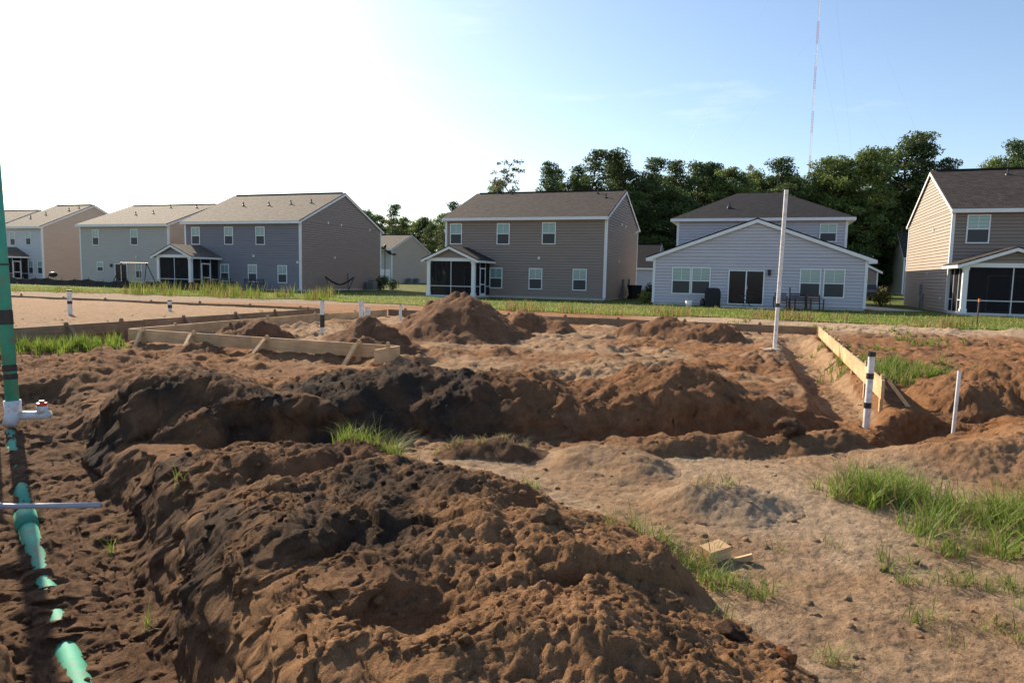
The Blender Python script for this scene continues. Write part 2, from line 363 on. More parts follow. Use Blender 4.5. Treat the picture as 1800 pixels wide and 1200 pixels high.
# dirt heaps: name, label, polyline (x, y, height, radius), profile exponent, roughness, noise seed
MOUNDS = [
 ('dirt_mound', 'large rough dark spoil mound in the foreground with a tan right shoulder', [(-1.75, 3.3, .22, .7), (-1.3, 3.75, .32, .8), (-.95, 4.35, .33, .75), (-.4, 4.0, .34, .95), (.12, 3.4, .37, .95), (-.45, 3.1, .27, .9), (-1.05, 2.7, .20, .9), (-.5, 2.1, .2, .9), (.35, 2.5, .28, .95), (.5, 1.6, .22, .9)], .9, 1.0, 100),
 ('dirt_mound', 'rounded dark spoil hump between the foreground mound and the rear black mound', [(-2.5, 4.85, .22, .6), (-1.85, 5.2, .26, .66), (-1.15, 5.1, .25, .62), (-.7, 5.05, .10, .4)], .8, .9, 110),
 ('dirt_mound', 'tall black soil mound with a cut face beside the pipe trench', [(-4.2, 6.75, .46, .70), (-3.6, 7.25, .58, .95), (-2.95, 7.05, .48, .9), (-2.45, 6.95, .34, .8)], .8, 1.0, 120),
 ('dirt_ridge', 'long black and brown spoil ridge running across the middle of the lot', [(-2.2, 7.6, .42, .9), (-1.3, 7.75, .50, .95), (-.6, 7.8, .52, .95), (0, 7.95, .47, .95), (.7, 7.95, .30, .9), (1.35, 8.1, .42, .95), (1.95, 8.2, .52, 1.0), (2.6, 8.1, .34, .85), (3.3, 7.9, .08, .6)], 1.0, 1.0, 130),
 ('dirt_mound', 'big smooth cone of brown soil in front of the porch of the brown house', [(-1.5, 16.7, 1.12, 1.75), (-1.2, 16.6, 1.14, 1.8)], 1.15, .5, 140),
 ('dirt_mound', 'small brown soil cone behind the right end of the short form board', [(-2.85, 13.1, .68, 1.05), (-2.7, 13.1, .68, 1.1)], 1.1, .6, 150),
 ('dirt_mound', 'low brown soil heap between the two left form boards', [(-5.5, 14.3, .44, .8), (-5.3, 14.2, .44, .85)], 1.0, .7, 160),
 ('dirt_mound', 'lumpy soil heap just right of the big soil cone', [(.35, 18.8, .50, .85), (.75, 18.8, .45, .8), (1.2, 18.4, .26, .6)], 1.0, .9, 170),
 ('dirt_mound', 'broad brown soil heap at the back of the pad below the grey gabled house', [(3.5, 18.2, .40, .8), (4.1, 18.0, .46, .9), (5.1, 17.2, .32, .8)], .9, .8, 180),
 ('dirt_mound', 'reddish brown soil bank right of the long form board', [(5.9, 8.9, .25, .6), (6.4, 9.3, .42, .95), (7.3, 9.0, .40, .95), (8.2, 8.6, .3, .9)], 1.0, .8, 190),
 ('dirt_mound', 'orange sand bank at the right edge behind the grass', [(3.6, 6.05, .12, .55), (4.4, 6.05, .25, .75), (5.2, 6.3, .36, .9), (6.1, 6.7, .40, .95)], 1.1, .6, 200),
 ('dirt_mound', 'small smooth sand hump in the middle foreground', [(.6, 5.75, .15, .5), (.95, 5.65, .13, .5)], 1.2, .4, 210),
 ('dirt_mound', 'low hump with dry grass on the sandy foreground', [(1.25, 4.75, .14, .42), (1.6, 4.75, .15, .5)], 1.2, .5, 220),
 ('dirt_ridge', 'low crumbly lip of soil along the near rim of the cross trench', [(.75, 6.3, .08, .26), (1.5, 6.3, .11, .30), (2.4, 6.45, .13, .32), (3.3, 6.65, .12, .32)], 1.0, 1.3, 240),
 ('dirt_mound', 'dark turf clod with dry roots beside the bushy green tuft', [(-.42, 6.0, .10, .26), (-.05, 6.05, .13, .3), (.2, 6.05, .06, .22)], 1.0, 1.2, 250),
 ('dirt_mound', 'lumpy brown heap behind the red capped pipe', [(-6.3, 9.3, .20, .7), (-5.5, 9.6, .26, .8), (-4.6, 9.3, .22, .75)], 1.0, 1.0, 230),
]
def mound_h(k, x, y):
    pts = np.array(MOUNDS[k][2]); rm = pts[:, 3].max() + .25; out = np.zeros(x.shape)
    sel = (x > pts[:, 0].min() - rm) & (x < pts[:, 0].max() + rm) & (y > pts[:, 1].min() - rm) & (y < pts[:, 1].max() + rm)
    if sel.any(): out[sel] = _mound_h(k, x[sel], y[sel])
    return out
def _mound_h(k, x, y):
    nm, lb, pts, ex, rough, sd = MOUNDS[k]
    wx = x + .09 * fbm(x, y, 1.3, 3, sd) ; wy = y + .09 * fbm(x, y, 1.3, 3, sd + 5)
    d, (h, r) = poly_dist(wx, wy, pts); q = np.clip(1 - (d / r) ** 2, 0, 1) if ex <= 1.0 else np.clip(1 - d / r, 0, 1)
    m = h * (q * q * (3 - 2 * q) if ex >= 1.2 else q ** (ex if ex <= 1.0 else ex * .95))
    fr = np.clip(m / .22, 0, 1)
    m = m + fr * rough * (.095 * fbm(x, y, 1.4, 3, sd + 10, .55) + .014 * billow(x, y, 4.6, 2, sd + 15, .6) + .026 * sstep(-.1, .5, fbm(x, y, 1.1, 2, sd + 30)) * fbm(x, y, 7, 3, sd + 20, .7) + .011 * fbm(x, y, 21, 3, sd + 25, .85))
    if k == 0:
        for hx, hy, hr, hd in ((-.38, 2.66, .24, .10), (.0, 3.92, .20, .11), (-.6, 3.35, .16, .06), (.25, 2.95, .14, .06)):
            m = m - hd * np.clip(1 - ((x - hx + .1 * fbm(x, y, 2.5, 2, 701)) ** 2 + (y - hy) ** 2) / hr ** 2, 0, 1) ** .7
    if k < 4: m = m * trench_mask(x, y)
    return np.where(q > 0, np.maximum(m, 0), 0)
def total_h(x, y):
    x = np.asarray(x, float); y = np.asarray(y, float); g = ground_h(x, y)
    return g + np.maximum.reduce([mound_h(k, x, y) for k in range(len(MOUNDS))])
def hz(x, y): return float(total_h(np.array([x]), np.array([y]))[0])

SAND = np.array([.47, .315, .19]); BROWN = np.array([.30, .155, .078]); BLACK = np.array([.062, .046, .036]); ORANGE = np.array([.37, .175, .072]); PALE = np.array([.55, .405, .275])
def soil_colour(x, y, owner):
    n1 = fbm(x, y, .7, 4, 301); n2 = fbm(x, y, 2.6, 4, 311); n3 = fbm(x, y, .35, 2, 321)
    c = np.repeat(BROWN[None], len(x), 0)
    def mixin(c, col, k): k = np.clip(k, 0, 1)[:, None]; return c * (1 - k) + col * k
    pu, pv = pad_uv(x, y); lu, lv = lpad_uv(x, y)
    c = mixin(c, ORANGE, .55 * sstep(-.1, .5, n1) + .25 * sstep(4, 7, x) * sstep(12, 9, y))
    inpad = (pu > 0) & (pu < 13.7) & (pv > -.8) & (pv < 10.4)
    c = mixin(c, SAND, np.where(inpad, .75, 0) * sstep(-.35, .3, n3 + .4 * n2 + .1))
    lp = (lu < 0) & (lv < 0); c = mixin(c, SAND * .92, np.where(lp, .85, 0) * (.8 + .3 * n2))
    c = mixin(c, PALE * .9, sstep(19.5, 23, y) * sstep(4, 7, x) * .8)
    fgr = (1 - sstep(6.3, 7.0, y)) * sstep(-.9, .5, x - .35 * (4.2 - y)); c = mixin(c, SAND, fgr * (.75 + .3 * n2))
    c = mixin(c, PALE, fgr * sstep(-.5, .6, n1) * .7)
    c = mixin(c, ORANGE * 1.1, sstep(3.0, 4.3, x) * sstep(8, 6, y) * .6)
    tr, _ = poly_dist(x, y, TRENCH); c = mixin(c, np.array([.20, .118, .070]), (1 - sstep(.5, 1.0, tr)) * .85)
    o = owner
    dk = np.zeros(len(x))
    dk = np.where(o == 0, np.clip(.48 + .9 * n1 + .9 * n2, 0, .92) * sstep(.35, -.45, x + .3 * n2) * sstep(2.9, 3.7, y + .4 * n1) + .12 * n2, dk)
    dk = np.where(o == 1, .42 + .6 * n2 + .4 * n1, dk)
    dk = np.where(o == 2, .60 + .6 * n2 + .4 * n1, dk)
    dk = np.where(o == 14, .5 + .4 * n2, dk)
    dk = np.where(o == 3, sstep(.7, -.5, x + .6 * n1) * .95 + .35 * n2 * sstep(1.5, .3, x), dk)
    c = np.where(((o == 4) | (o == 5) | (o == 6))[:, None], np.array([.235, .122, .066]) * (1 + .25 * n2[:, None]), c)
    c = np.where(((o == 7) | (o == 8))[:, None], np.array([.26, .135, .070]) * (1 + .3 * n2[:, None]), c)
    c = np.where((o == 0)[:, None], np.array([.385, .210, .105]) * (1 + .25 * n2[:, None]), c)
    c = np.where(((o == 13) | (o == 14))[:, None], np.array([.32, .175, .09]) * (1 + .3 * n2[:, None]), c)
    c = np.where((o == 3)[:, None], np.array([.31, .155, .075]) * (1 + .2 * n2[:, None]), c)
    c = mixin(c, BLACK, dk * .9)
    return np.clip(c, .01, .8)

# ------------------------------------------------------------------ ground sheet (fine near the lot, coarse outside)
NR, NC = 800, 780
Y0, Y1, UO, UM = 1.1, 34.0, 1.6, 1.02
ys = Y0 * (Y1 / Y0) ** (np.linspace(0, 1, NR)); us = np.linspace(-UM, UM, NC)
GX = us[None, :] * (ys[:, None] + UO); GY = np.repeat(ys[:, None], NC, 1)
gx, gy = GX.ravel(), GY.ravel()
gz = ground_h(gx, gy)
MH = []
for k in range(len(MOUNDS)): MH.append(mound_h(k, gx, gy))
MH = np.array(MH); owner = np.argmax(MH, 0); mtop = MH.max(0); owner = np.where(mtop > .003, owner, -1)
side = np.minimum(sstep(UM, UM - .06, np.abs(us)), 1)[None, :].repeat(NR, 0).ravel()
gz = gz * side
idx = np.arange(NR * NC).reshape(NR, NC)
QUADS = np.stack([idx[:-1, :-1].ravel(), idx[:-1, 1:].ravel(), idx[1:, 1:].ravel(), idx[1:, :-1].ravel()], 1)
def crumble(x, y, z):
    """sideways displacement that breaks up steep cut faces"""
    d, _ = poly_dist(x, y, TRENCH); d2, _ = poly_dist(x, y, TRENCH2); k = np.maximum(1 - sstep(.75, 1.3, d), 1 - sstep(.5, .9, d2)) * (1 - sstep(9, 10, y)); s_ = k > 0; ox = np.zeros(len(x)); oy = np.zeros(len(x)); a_, b_, c_, k_ = x[s_], y[s_], z[s_], k[s_]
    ox[s_] = k_ * (.075 * fbm(b_ * 1.2 + a_ * .6, c_ * 1.6 + a_ * .3, 2.2, 4, 601, .6)); oy[s_] = k_ * (.075 * fbm(a_ * 1.2 - b_ * .6 + 9, c_ * 1.6 + b_ * .3, 2.2, 4, 611, .6)); return ox, oy
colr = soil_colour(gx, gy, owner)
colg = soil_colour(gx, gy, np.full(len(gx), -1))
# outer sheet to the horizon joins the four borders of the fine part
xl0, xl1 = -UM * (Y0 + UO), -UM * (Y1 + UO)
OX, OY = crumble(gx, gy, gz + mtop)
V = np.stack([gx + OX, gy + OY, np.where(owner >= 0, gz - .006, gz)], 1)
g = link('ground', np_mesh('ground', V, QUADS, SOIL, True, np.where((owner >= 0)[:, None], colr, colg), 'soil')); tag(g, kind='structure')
B = 2500.0
om = MB()
om.quad((xl1, Y1, 0), (-xl1, Y1, 0), (B, B, 0), (-B, B, 0)).quad((-B, Y0, 0), (xl0, Y0, 0), (xl1, Y1, 0), (-B, B, 0)).quad((-xl0, Y0, 0), (B, Y0, 0), (B, B, 0), (-xl1, Y1, 0)).quad((-B, -B, 0), (B, -B, 0), (B, Y0, 0), (-B, Y0, 0))
og = om.build('outer_ground', SOIL); tag(og, kind='structure')
a = og.data.attributes.new('soil', 'FLOAT_COLOR', 'POINT')
for i in range(len(og.data.vertices)): a.data[i].color = (.30, .215, .14, 1)
for k, (nm, lb, pts, ex, rough, sd) in enumerate(MOUNDS):
    sel = (MH[k] > .003) & (owner == k); q = sel[QUADS]; keep = q.any(1); F = QUADS[keep]
    if len(F) == 0: continue
    used, inv = np.unique(F, return_inverse=True)
    z = np.where(sel[used], gz[used] + MH[k][used], np.where(owner[used] >= 0, gz[used] + mtop[used] - .003, gz[used] - .004))
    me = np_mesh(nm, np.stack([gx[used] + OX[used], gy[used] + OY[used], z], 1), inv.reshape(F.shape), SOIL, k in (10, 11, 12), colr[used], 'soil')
    tag(link(nm, me), lb, 'dirt mound', 'heaps of dug soil on the lot')

# ------------------------------------------------------------------ lawn behind the lots
edge = [(-90, 60), (-60, 50.5), (-40, 45.5), (-19, 41), (-9.8, 37.6), (-3, 33.5), (2.5, 30.2), (9.5, 28.4), (13, 26.6), (16.6, 24.9), (23, 22.8), (40, 19)]
pts = []
for (a0, b0), (a1, b1) in zip(edge[:-1], edge[1:]):
    k = max(4, int((a1 - a0) / .35))
    for i in range(k):
        t = i / k; pts.append((a0 + (a1 - a0) * t, b0 + (b1 - b0) * t))
ea = np.array(pts); ea[:, 1] += .9 * fbm(ea[:, 0], ea[:, 0] * 0 + 1.3, .35, 4, 401)
lv = [(x, y, .03) for x, y in ea]; n = len(lv); lv += [(x * 2.6, 170, .03) for x, y in ea]
me = bpy.data.meshes.new('lawn'); me.from_pydata(lv, [], [(i, i + 1, n + i + 1, n + i) for i in range(n - 1)]); me.materials.append(LAWN); me.update()
tag(link('lawn', me), kind='structure')
MB().box(20.6, 23.4, 39.0, 72, .0, .06).build('driveway', CONC, None); tag(bpy.data.objects['driveway'], kind='structure')


# ------------------------------------------------------------------ houses
MESHES = {}
def cached(key, fn):
    if key not in MESHES: MESHES[key] = fn()
    return MESHES[key]
def siding(name, parent, m, L, z0, z1, gable=None, axis='front', at=0.0, start=0.0, step=.19):
    """lap siding on one wall, real stepped courses. axis front: wall in plane y=at facing -y;
    right: plane x=at facing +x; left: plane x=at facing -x. gable=(peak z) closes a triangle above z1."""
    b = MB(); z = z0
    def ext(zz):
        if gable and zz > z1:
            k = (zz - z1) / (gable - z1); return start + L / 2 * k, start + L - L / 2 * k
        return start, start + L
    top = gable or z1
    def P(s, out, zz):
        return {'front': (s, at - out, zz), 'right': (at + out, s, zz), 'left': (at - out, s, zz), 'back': (s, at + out, zz)}[axis]
    while z < top - 1e-4:
        zt = min(z + step, top)
        if gable and z < z1 - 1e-4 < zt: zt = z1
        a0, a1 = ext(z); c0, c1 = ext(zt)
        zg = zt - .032 if zt - z > .08 else zt; e0, e1 = ext(zg)
        b.quad(P(a0, .034, z), P(a1, .034, z), P(e1, .016, zg), P(e0, .016, zg))
        b.quad(P(a0, -.03, z), P(a1, -.03, z), P(a1, .034, z), P(a0, .034, z))
        if zg < zt: b.quad(P(e0, .016, zg), P(e1, .016, zg), P(e1, -.03, zg), P(e0, -.03, zg)); b.quad(P(e0, -.03, zg), P(e1, -.03, zg), P(c1, -.03, zt), P(c0, -.03, zt))
        z = zt
    return b.build(name, m, parent)
def window(parent, u, z0, wd, ht, at=0.0, muntin=True, small=False):
    """sash window on a front wall: frame with two panes, meeting rail and muntin"""
    f = .065
    def fr():
        b = MB(); b.box(-wd / 2, -wd / 2 + f, -.06, 0, 0, ht); b.box(wd / 2 - f, wd / 2, -.06, 0, 0, ht)
        b.box(-wd / 2 + f, wd / 2 - f, -.06, 0, ht - f, ht); b.box(-wd / 2 + f, wd / 2 - f, -.07, 0, 0, f); return b.mesh('window', WHITE)
    o = link('window', cached(('w', wd, ht), fr), parent, (u, at, z0))
    hm = ht * .5
    def p1(): return MB().box(-wd / 2 + f, wd / 2 - f, -.028, -.024, hm + .025, ht - f).mesh('pane', PANE)
    def p2(): return MB().box(-wd / 2 + f, wd / 2 - f, -.036, -.030, f, hm - .025).mesh('pane', PANES)
    link('pane', cached(('p1', wd, ht), p1), o); link('pane', cached(('p2', wd, ht), p2), o)
    link('meeting_rail', cached(('r', wd, ht), lambda: MB().box(-wd / 2 + f, wd / 2 - f, -.052, 0, hm - .025, hm + .025).mesh('meeting_rail', WHITE)), o)
    if muntin: link('muntin', cached(('m', wd, ht), lambda: MB().box(-.011, .011, -.036, -.0285, hm + .025, ht - f).mesh('muntin', WHITE)), o)
    return o
def slider(parent, u0, u1, z0, z1, at=0.0):
    f = .07; b = MB(); b.box(u0, u0 + f, -.06, 0, z0, z1); b.box(u1 - f, u1, -.06, 0, z0, z1); b.box(u0 + f, u1 - f, -.06, 0, z1 - f, z1); b.box(u0 + f, u1 - f, -.06, 0, z0, z0 + .06)
    o = b.build('sliding_door', WHITE, parent, loc=(0, at, 0)); mid = (u0 + u1) / 2
    MB().box(u0 + f, mid - .035, -.02, -.015, z0 + .06, z1 - f).build('pane', PANED, o)
    MB().box(mid + .035, u1 - f, -.034, -.03, z0 + .06, z1 - f).build('pane', PANED, o)
    MB().box(mid - .035, mid + .035, -.055, 0, z0 + .06, z1 - f).build('door_stile', WHITE, o)
    MB().box(mid + .05, mid + .075, -.085, -.055, z0 + .9, z0 + 1.15).build('handle', WHITE, o)
    return o
def slab(b, p, q, r, s, th):
    """roof slope p,q (eave) r,s (ridge) thickened downwards"""
    b.prism([p, q, r, s], (0, 0, -th))
def vent(parent, x, y, z):
    b = MB(); b.tube([(x, y, z - .15), (x, y, z + .32)], .045, 8); b.tube([(x, y, z - .12), (x, y, z + .03), (x, y, z + .07)], [.17, .13, .05], 8)
    return b.build('vent_pipe', DARKM, parent)
def wall_vent(parent, x, y, z, axis='right'):
    b = MB()
    if axis == 'right': b.box(x, x + .07, y - .08, y + .08, z - .08, z + .08).box(x + .02, x + .1, y - .065, y + .065, z + .08, z + .1)
    elif axis == 'left': b.box(x - .07, x, y - .08, y + .08, z - .08, z + .08).box(x - .1, x - .02, y - .065, y + .065, z + .08, z + .1)
    else: b.box(x - .08, x + .08, y - .07, y, z - .08, z + .08).box(x - .065, x + .065, y - .1, y - .02, z + .08, z + .1)
    return b.build('wall_vent', PLASTICW, parent)

def porch(house, u0, wd, dp, m, roofm, eave=2.72, peak=3.5, door='side'):
    """screened back porch with a gable roof; projects towards -y from the facade"""
    p = empty('porch', (u0, 0, 0), 0, house)
    MB().box(-.05, wd + .05, -dp - .05, -.03, 0, .12).build('floor_slab', CONC, p)
    for x in (.12, wd - .12):
        b = MB(); b.box(x - .12, x + .12, -dp, -dp + .24, .12, eave - .22); b.box(x - .155, x + .155, -dp - .035, -dp + .275, .12, .36); b.box(x - .15, x + .15, -dp - .03, -dp + .27, eave - .36, eave - .22)
        b.build('column', WHITE, p)
    b = MB(); b.box(-.02, wd + .02, -dp - .02, -dp + .26, eave - .22, eave); b.box(-.02, .24, -dp + .26, -.03, eave - .22, eave); b.box(wd - .24, wd + .02, -dp + .26, -.03, eave - .22, eave)
    b.build('beam', WHITE, p)
    siding('gable_siding', p, m, wd, eave, eave, gable=peak - .05, axis='front', at=-dp + .02)
    oh = .32; sl_ = (peak - eave) / (wd / 2)
    b = MB(); ze = eave - oh * sl_ + .06; pk = peak + .06
    slab(b, (-oh, -dp - .28, ze), (wd / 2, -dp - .28, pk), (wd / 2, 0, pk), (-oh, 0, ze), .07)
    slab(b, (wd / 2, -dp - .28, pk), (wd + oh, -dp - .28, ze), (wd + oh, 0, ze), (wd / 2, 0, pk), .07)
    b.build('roof', roofm, p, planar_uv=True)
    b = MB()
    for a, c in (((-oh - .01, ze - .07), (wd / 2, pk - .07)), ((wd / 2, pk - .07), (wd + oh + .01, ze - .07))):
        b.prism([(a[0], -dp - .275, a[1]), (c[0], -dp - .275, c[1]), (c[0], -dp - .275, c[1] - .17), (a[0], -dp - .275, a[1] - .17)], (0, .05, 0))
    b.box(-oh - .03, -oh + .02, -dp - .22, -.02, ze - .22, ze - .07); b.box(wd + oh - .02, wd + oh + .03, -dp - .22, -.02, ze - .22, ze - .07)
    b.box(-oh + .02, -.02, -dp - .22, -.02, ze - .215, ze - .19); b.box(wd + .02, wd + oh - .02, -dp - .22, -.02, ze - .215, ze - .19)
    b.build('fascia', WHITE, p)
    zt = eave - .22
    MB().box(.24, wd - .24, -dp + .10, -dp + .105, .12, zt).build('screen', SCREEN, p)
    b = MB(); xm = wd * .5
    b.box(xm - .025, xm + .025, -dp + .08, -dp + .13, .12, zt); b.box(.24, xm - .025, -dp + .08, -dp + .13, .78, .83); b.box(xm + .025, wd - .24, -dp + .08, -dp + .13, .78, .83); b.box(.24, wd - .24, -dp + .075, -dp + .135, .12, .17)
    b.build('screen_frame', SCREENF, p)
    for x in (.10, wd - .10):
        MB().box(x - .003, x + .003, -dp + .24, -.03, .12, zt).build('screen', SCREEN, p)
        b = MB(); y1, y2 = -dp + .24, -.03
        for yy in (-dp * .62, -dp * .28): b.box(x - .025, x + .025, yy - .025, yy + .025, .17, zt)
        b.box(x - .03, x + .03, y1, y2, .12, .17); b.box(x - .024, x + .024, y1, -dp * .62 - .025, .78, .83); b.box(x - .024, x + .024, -dp * .28 + .025, y2, .78, .83)
        b.build('screen_frame', SCREENF, p)
    x = wd - .10; b = MB()                                   # screen door in the right side
    ya, yb = -dp * .62 + .025, -dp * .28 - .025
    b.box(x - .02, x + .035, ya, ya + .09, .17, 2.1); b.box(x - .02, x + .035, yb - .09, yb, .17, 2.1); b.box(x - .02, x + .035, ya + .09, yb - .09, 2.0, 2.1); b.box(x - .02, x + .035, ya + .09, yb - .09, .17, .33); b.box(x - .02, x + .035, ya + .09, yb - .09, .9, .98)
    b.build('screen_door', WHITE, p)
    slider(p, wd * .42, wd * .92, .12, 2.15, at=-.022)
    return p

def gable_house(name, label, loc, W, D, eave, peak, m_front, m_side, roofm, wins=(), sliders=(), vents=(), side_vents=(), porch_at=None, front_vents=(), group=None):
    """local x along the facade, y into the house, origin at the front left corner"""
    h = empty(name, (loc[0] - W * TX, loc[1] - W * TY, 0), -A20); tag(h, label, 'house', group)
    z0 = .18
    MB().box(.01, W - .01, .01, D - .01, 0, z0 + .01).build('foundation', CONC, h)
    siding('wall', h, m_front, W, z0, eave, axis='front'); siding('wall', h, m_front, W, z0, eave, axis='back', at=D)
    siding('wall', h, m_side, D, z0, eave, gable=peak, axis='right', at=W); siding('wall', h, m_side, D, z0, eave, gable=peak, axis='left', at=0)
    b = MB(); t = .05
    for x in (0, W):
        for y in (0, D):
            sx = -1 if x == 0 else 1; sy = -1 if y == 0 else 1
            b = MB(); xa, xb = sorted((x + sx * .05, x - sx * .11)); ya, yb = sorted((y + sy * .05, y + sy * .0)); b.box(xa, xb, ya, yb, z0 - .03, eave - .02)
            xa, xb = sorted((x + sx * .05, x + sx * .0)); ya, yb = sorted((y - sy * .0, y - sy * .11)); b.box(xa, xb, ya, yb, z0 - .03, eave - .02)
            b.build('corner_trim', WHITE, h)
    sl_ = (peak - eave) / (D / 2); oh = .38; rk = .14; ze = eave - oh * sl_ + .10; pk = peak + .10
    b = MB()
    slab(b, (-rk, -oh, ze), (W + rk, -oh, ze), (W + rk, D / 2, pk), (-rk, D / 2, pk), .09)
    slab(b, (-rk, D / 2, pk), (W + rk, D / 2, pk), (W + rk, D + oh, ze), (-rk, D + oh, ze), .09)
    r_ = b.build('roof', roofm, h, planar_uv=True)
    MB().box(-rk + .3, W + rk - .3, D / 2 - .16, D / 2 + .16, pk - .06, pk + .035).build('ridge_vent', SH_DARK if roofm is not SH_BLACK else SH_BLACK, r_)
    for y in (-oh - .03, D + oh - .02): MB().box(-rk - .02, W + rk + .02, y, y + .05, ze - .22, ze - .015).build('fascia', WHITE, h)
    MB().box(-rk, W + rk, -oh + .02, 0, ze - .21, ze - .18).build('soffit', WHITE, h); MB().box(-rk, W + rk, D, D + oh - .02, ze - .21, ze - .18).build('soffit', WHITE, h)
    for x in (-rk - .015, W + rk - .025):
        for ya, yb in ((-oh, D / 2), (D + oh, D / 2)):
            MB().prism([(x, ya, ze - .09), (x, yb, pk - .09), (x, yb, pk - .27), (x, ya, ze - .25)], (.04, 0, 0)).build('rake_trim', WHITE, h)
    b = MB(); b.box(W - .02 + .045, W + .105, -.115, -.045, .25, eave - .25); b.bar((W + .065, -.08, eave - .28), (W + .065, -oh, ze - .12), .06, .07); b.bar((W + .065, -.08, .27), (W + .065, -.35, .16), .06, .07)
    b.build('downspout', WHITE, h)
    for u, zc, wd, ht in wins: window(h, W + u, zc, wd, ht, at=-.004)
    for u0, u1, za, zb in sliders: slider(h, W + u0, W + u1, za, zb, at=-.02)
    for u, v in vents: vent(r_, W + u, v, ze + (v + oh) * sl_ if v < D / 2 else pk)
    for v, z in side_vents: wall_vent(h, W + .018, v, z)
    for u, z in front_vents: wall_vent(h, W + u, -.018, z, 'front')
    if porch_at: porch(h, porch_at[0], porch_at[1], porch_at[2], m_front, roofm)
    return h
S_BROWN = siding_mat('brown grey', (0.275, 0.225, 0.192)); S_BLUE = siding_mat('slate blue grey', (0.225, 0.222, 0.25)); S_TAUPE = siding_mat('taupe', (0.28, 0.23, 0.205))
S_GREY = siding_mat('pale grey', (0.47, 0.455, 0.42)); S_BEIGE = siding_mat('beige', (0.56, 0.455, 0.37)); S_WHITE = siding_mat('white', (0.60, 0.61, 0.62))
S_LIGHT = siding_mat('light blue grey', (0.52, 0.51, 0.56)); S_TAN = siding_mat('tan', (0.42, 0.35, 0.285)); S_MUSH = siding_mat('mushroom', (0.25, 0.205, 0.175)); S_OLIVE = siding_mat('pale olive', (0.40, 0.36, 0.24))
WU, WH = .92, 1.48
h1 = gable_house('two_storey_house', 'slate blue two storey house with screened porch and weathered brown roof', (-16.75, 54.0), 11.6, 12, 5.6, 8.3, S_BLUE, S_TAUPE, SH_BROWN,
    wins=[(-10.46, 3.65, .9, 1.46), (-7.0, 3.65, .9, 1.46), (-3.83, 3.65, .9, 1.46), (-7.49, .66, .9, 1.42), (-4.65, .66, .9, 1.42), (-1.71, .64, .9, 1.42)],
    vents=[(-8.3, 3.2), (-5.6, 3.2), (-3.5, 3.4), (-1.6, 3.6)], side_vents=[(3.6, 5.64), (5.5, 5.6), (10, 5.5), (4.5, 2.8)], front_vents=[(-4.5, 2.75), (-.25, 2.3)], porch_at=(0, 3.5, 3.0))
h2 = gable_house('two_storey_house', 'brown grey two storey house with screened porch behind the big soil cone', (6.2, 46.4), 11.9, 12, 5.72, 8.05, S_BROWN, S_BROWN, SH_DARK,
    wins=[(-11.08, 3.78, .95, 1.5), (-7.41, 3.78, .98, 1.5), (-4.03, 3.80, 1.0, 1.52), (-7.91, .67, .98, 1.48), (-4.93, .67, 1.0, 1.48), (-1.75, .67, 1.0, 1.48)],
    vents=[(-8.9, 5.6), (-1.9, 5.2), (-1.0, 4.0), (-10.2, 5.9)], side_vents=[(5.0, 5.5), (6.5, 5.45), (11.0, 5.3), (4.4, 2.8)], front_vents=[(-4.7, 2.85)], porch_at=(0, 3.6, 3.0))
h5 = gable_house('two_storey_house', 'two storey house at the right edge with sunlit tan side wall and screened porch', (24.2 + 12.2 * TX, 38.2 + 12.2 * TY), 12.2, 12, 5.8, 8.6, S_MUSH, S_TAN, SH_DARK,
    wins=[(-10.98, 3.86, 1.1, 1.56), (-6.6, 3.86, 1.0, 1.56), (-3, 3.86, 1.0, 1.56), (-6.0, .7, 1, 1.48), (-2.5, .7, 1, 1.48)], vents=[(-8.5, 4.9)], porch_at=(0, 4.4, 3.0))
wall_vent(h5, -.018, 4.2, 4.9, 'left'); wall_vent(h5, -.018, 5.0, 2.3, 'left'); wall_vent(h5, -.018, 1.2, .8, 'left')
MB().box(-.16, -.02, 6.3, 6.6, .9, 1.6).box(-.10, -.02, 6.42, 6.5, .0, .9).box(-.14, -.02, 5.7, 5.95, .55, 1.0).box(-.09, -.02, 5.79, 5.85, .0, .55).build('electric_meter', GREYM, h5)
MB().box(12.2 + .02, 12.36, 6.3, 6.6, .9, 1.6).build('electric_meter', GREYM, h5)
MB().box(11.94, 12.10, 6.0, 6.35, .8, 1.5).box(11.94, 12.04, 6.1, 6.2, .1, .8).box(11.94, 12.08, 8.4, 8.8, .9, 1.5).build('electric_meter', GREYM, h2)
MB().box(11.64, 11.78, 6.4, 6.7, .8, 1.5).box(11.64, 11.72, 6.5, 6.58, .1, .8).build('electric_meter', GREYM, h1)
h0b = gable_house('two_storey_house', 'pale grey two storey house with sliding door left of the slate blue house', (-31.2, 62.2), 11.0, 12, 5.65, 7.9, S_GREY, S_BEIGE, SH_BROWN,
    wins=[(-8.95, 3.68, .86, 1.46), (-4.08, 3.70, .9, 1.46), (-8.5, 1.2, .82, .92), (-3.65, .66, .8, 1.42)], sliders=[(-6.6, -5.05, .1, 2.0)],
    vents=[(-5.0, 3.0), (-6.8, 2.6), (-4.9, 5.0), (-1.4, 4.8)], front_vents=[(-3.9, 2.6)])
MB().box(3.85, 4.05, -.14, -.02, 1.65, 1.95).build('wall_lamp', DARKM, h0b)
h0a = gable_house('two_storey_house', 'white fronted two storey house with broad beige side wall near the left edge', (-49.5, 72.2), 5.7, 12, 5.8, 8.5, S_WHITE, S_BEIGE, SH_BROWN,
    wins=[(-4.4, 3.75, .8, 1.45), (-2.0, 3.8, .8, 1.45), (-1.8, .78, .75, 1.4), (-.42, .78, .75, 1.4)], vents=[(-4.4, 2.0), (-3.4, 3.0), (-1.4, 4.2), (-.9, 5.0)], porch_at=(.1, 3.4, 2.6))
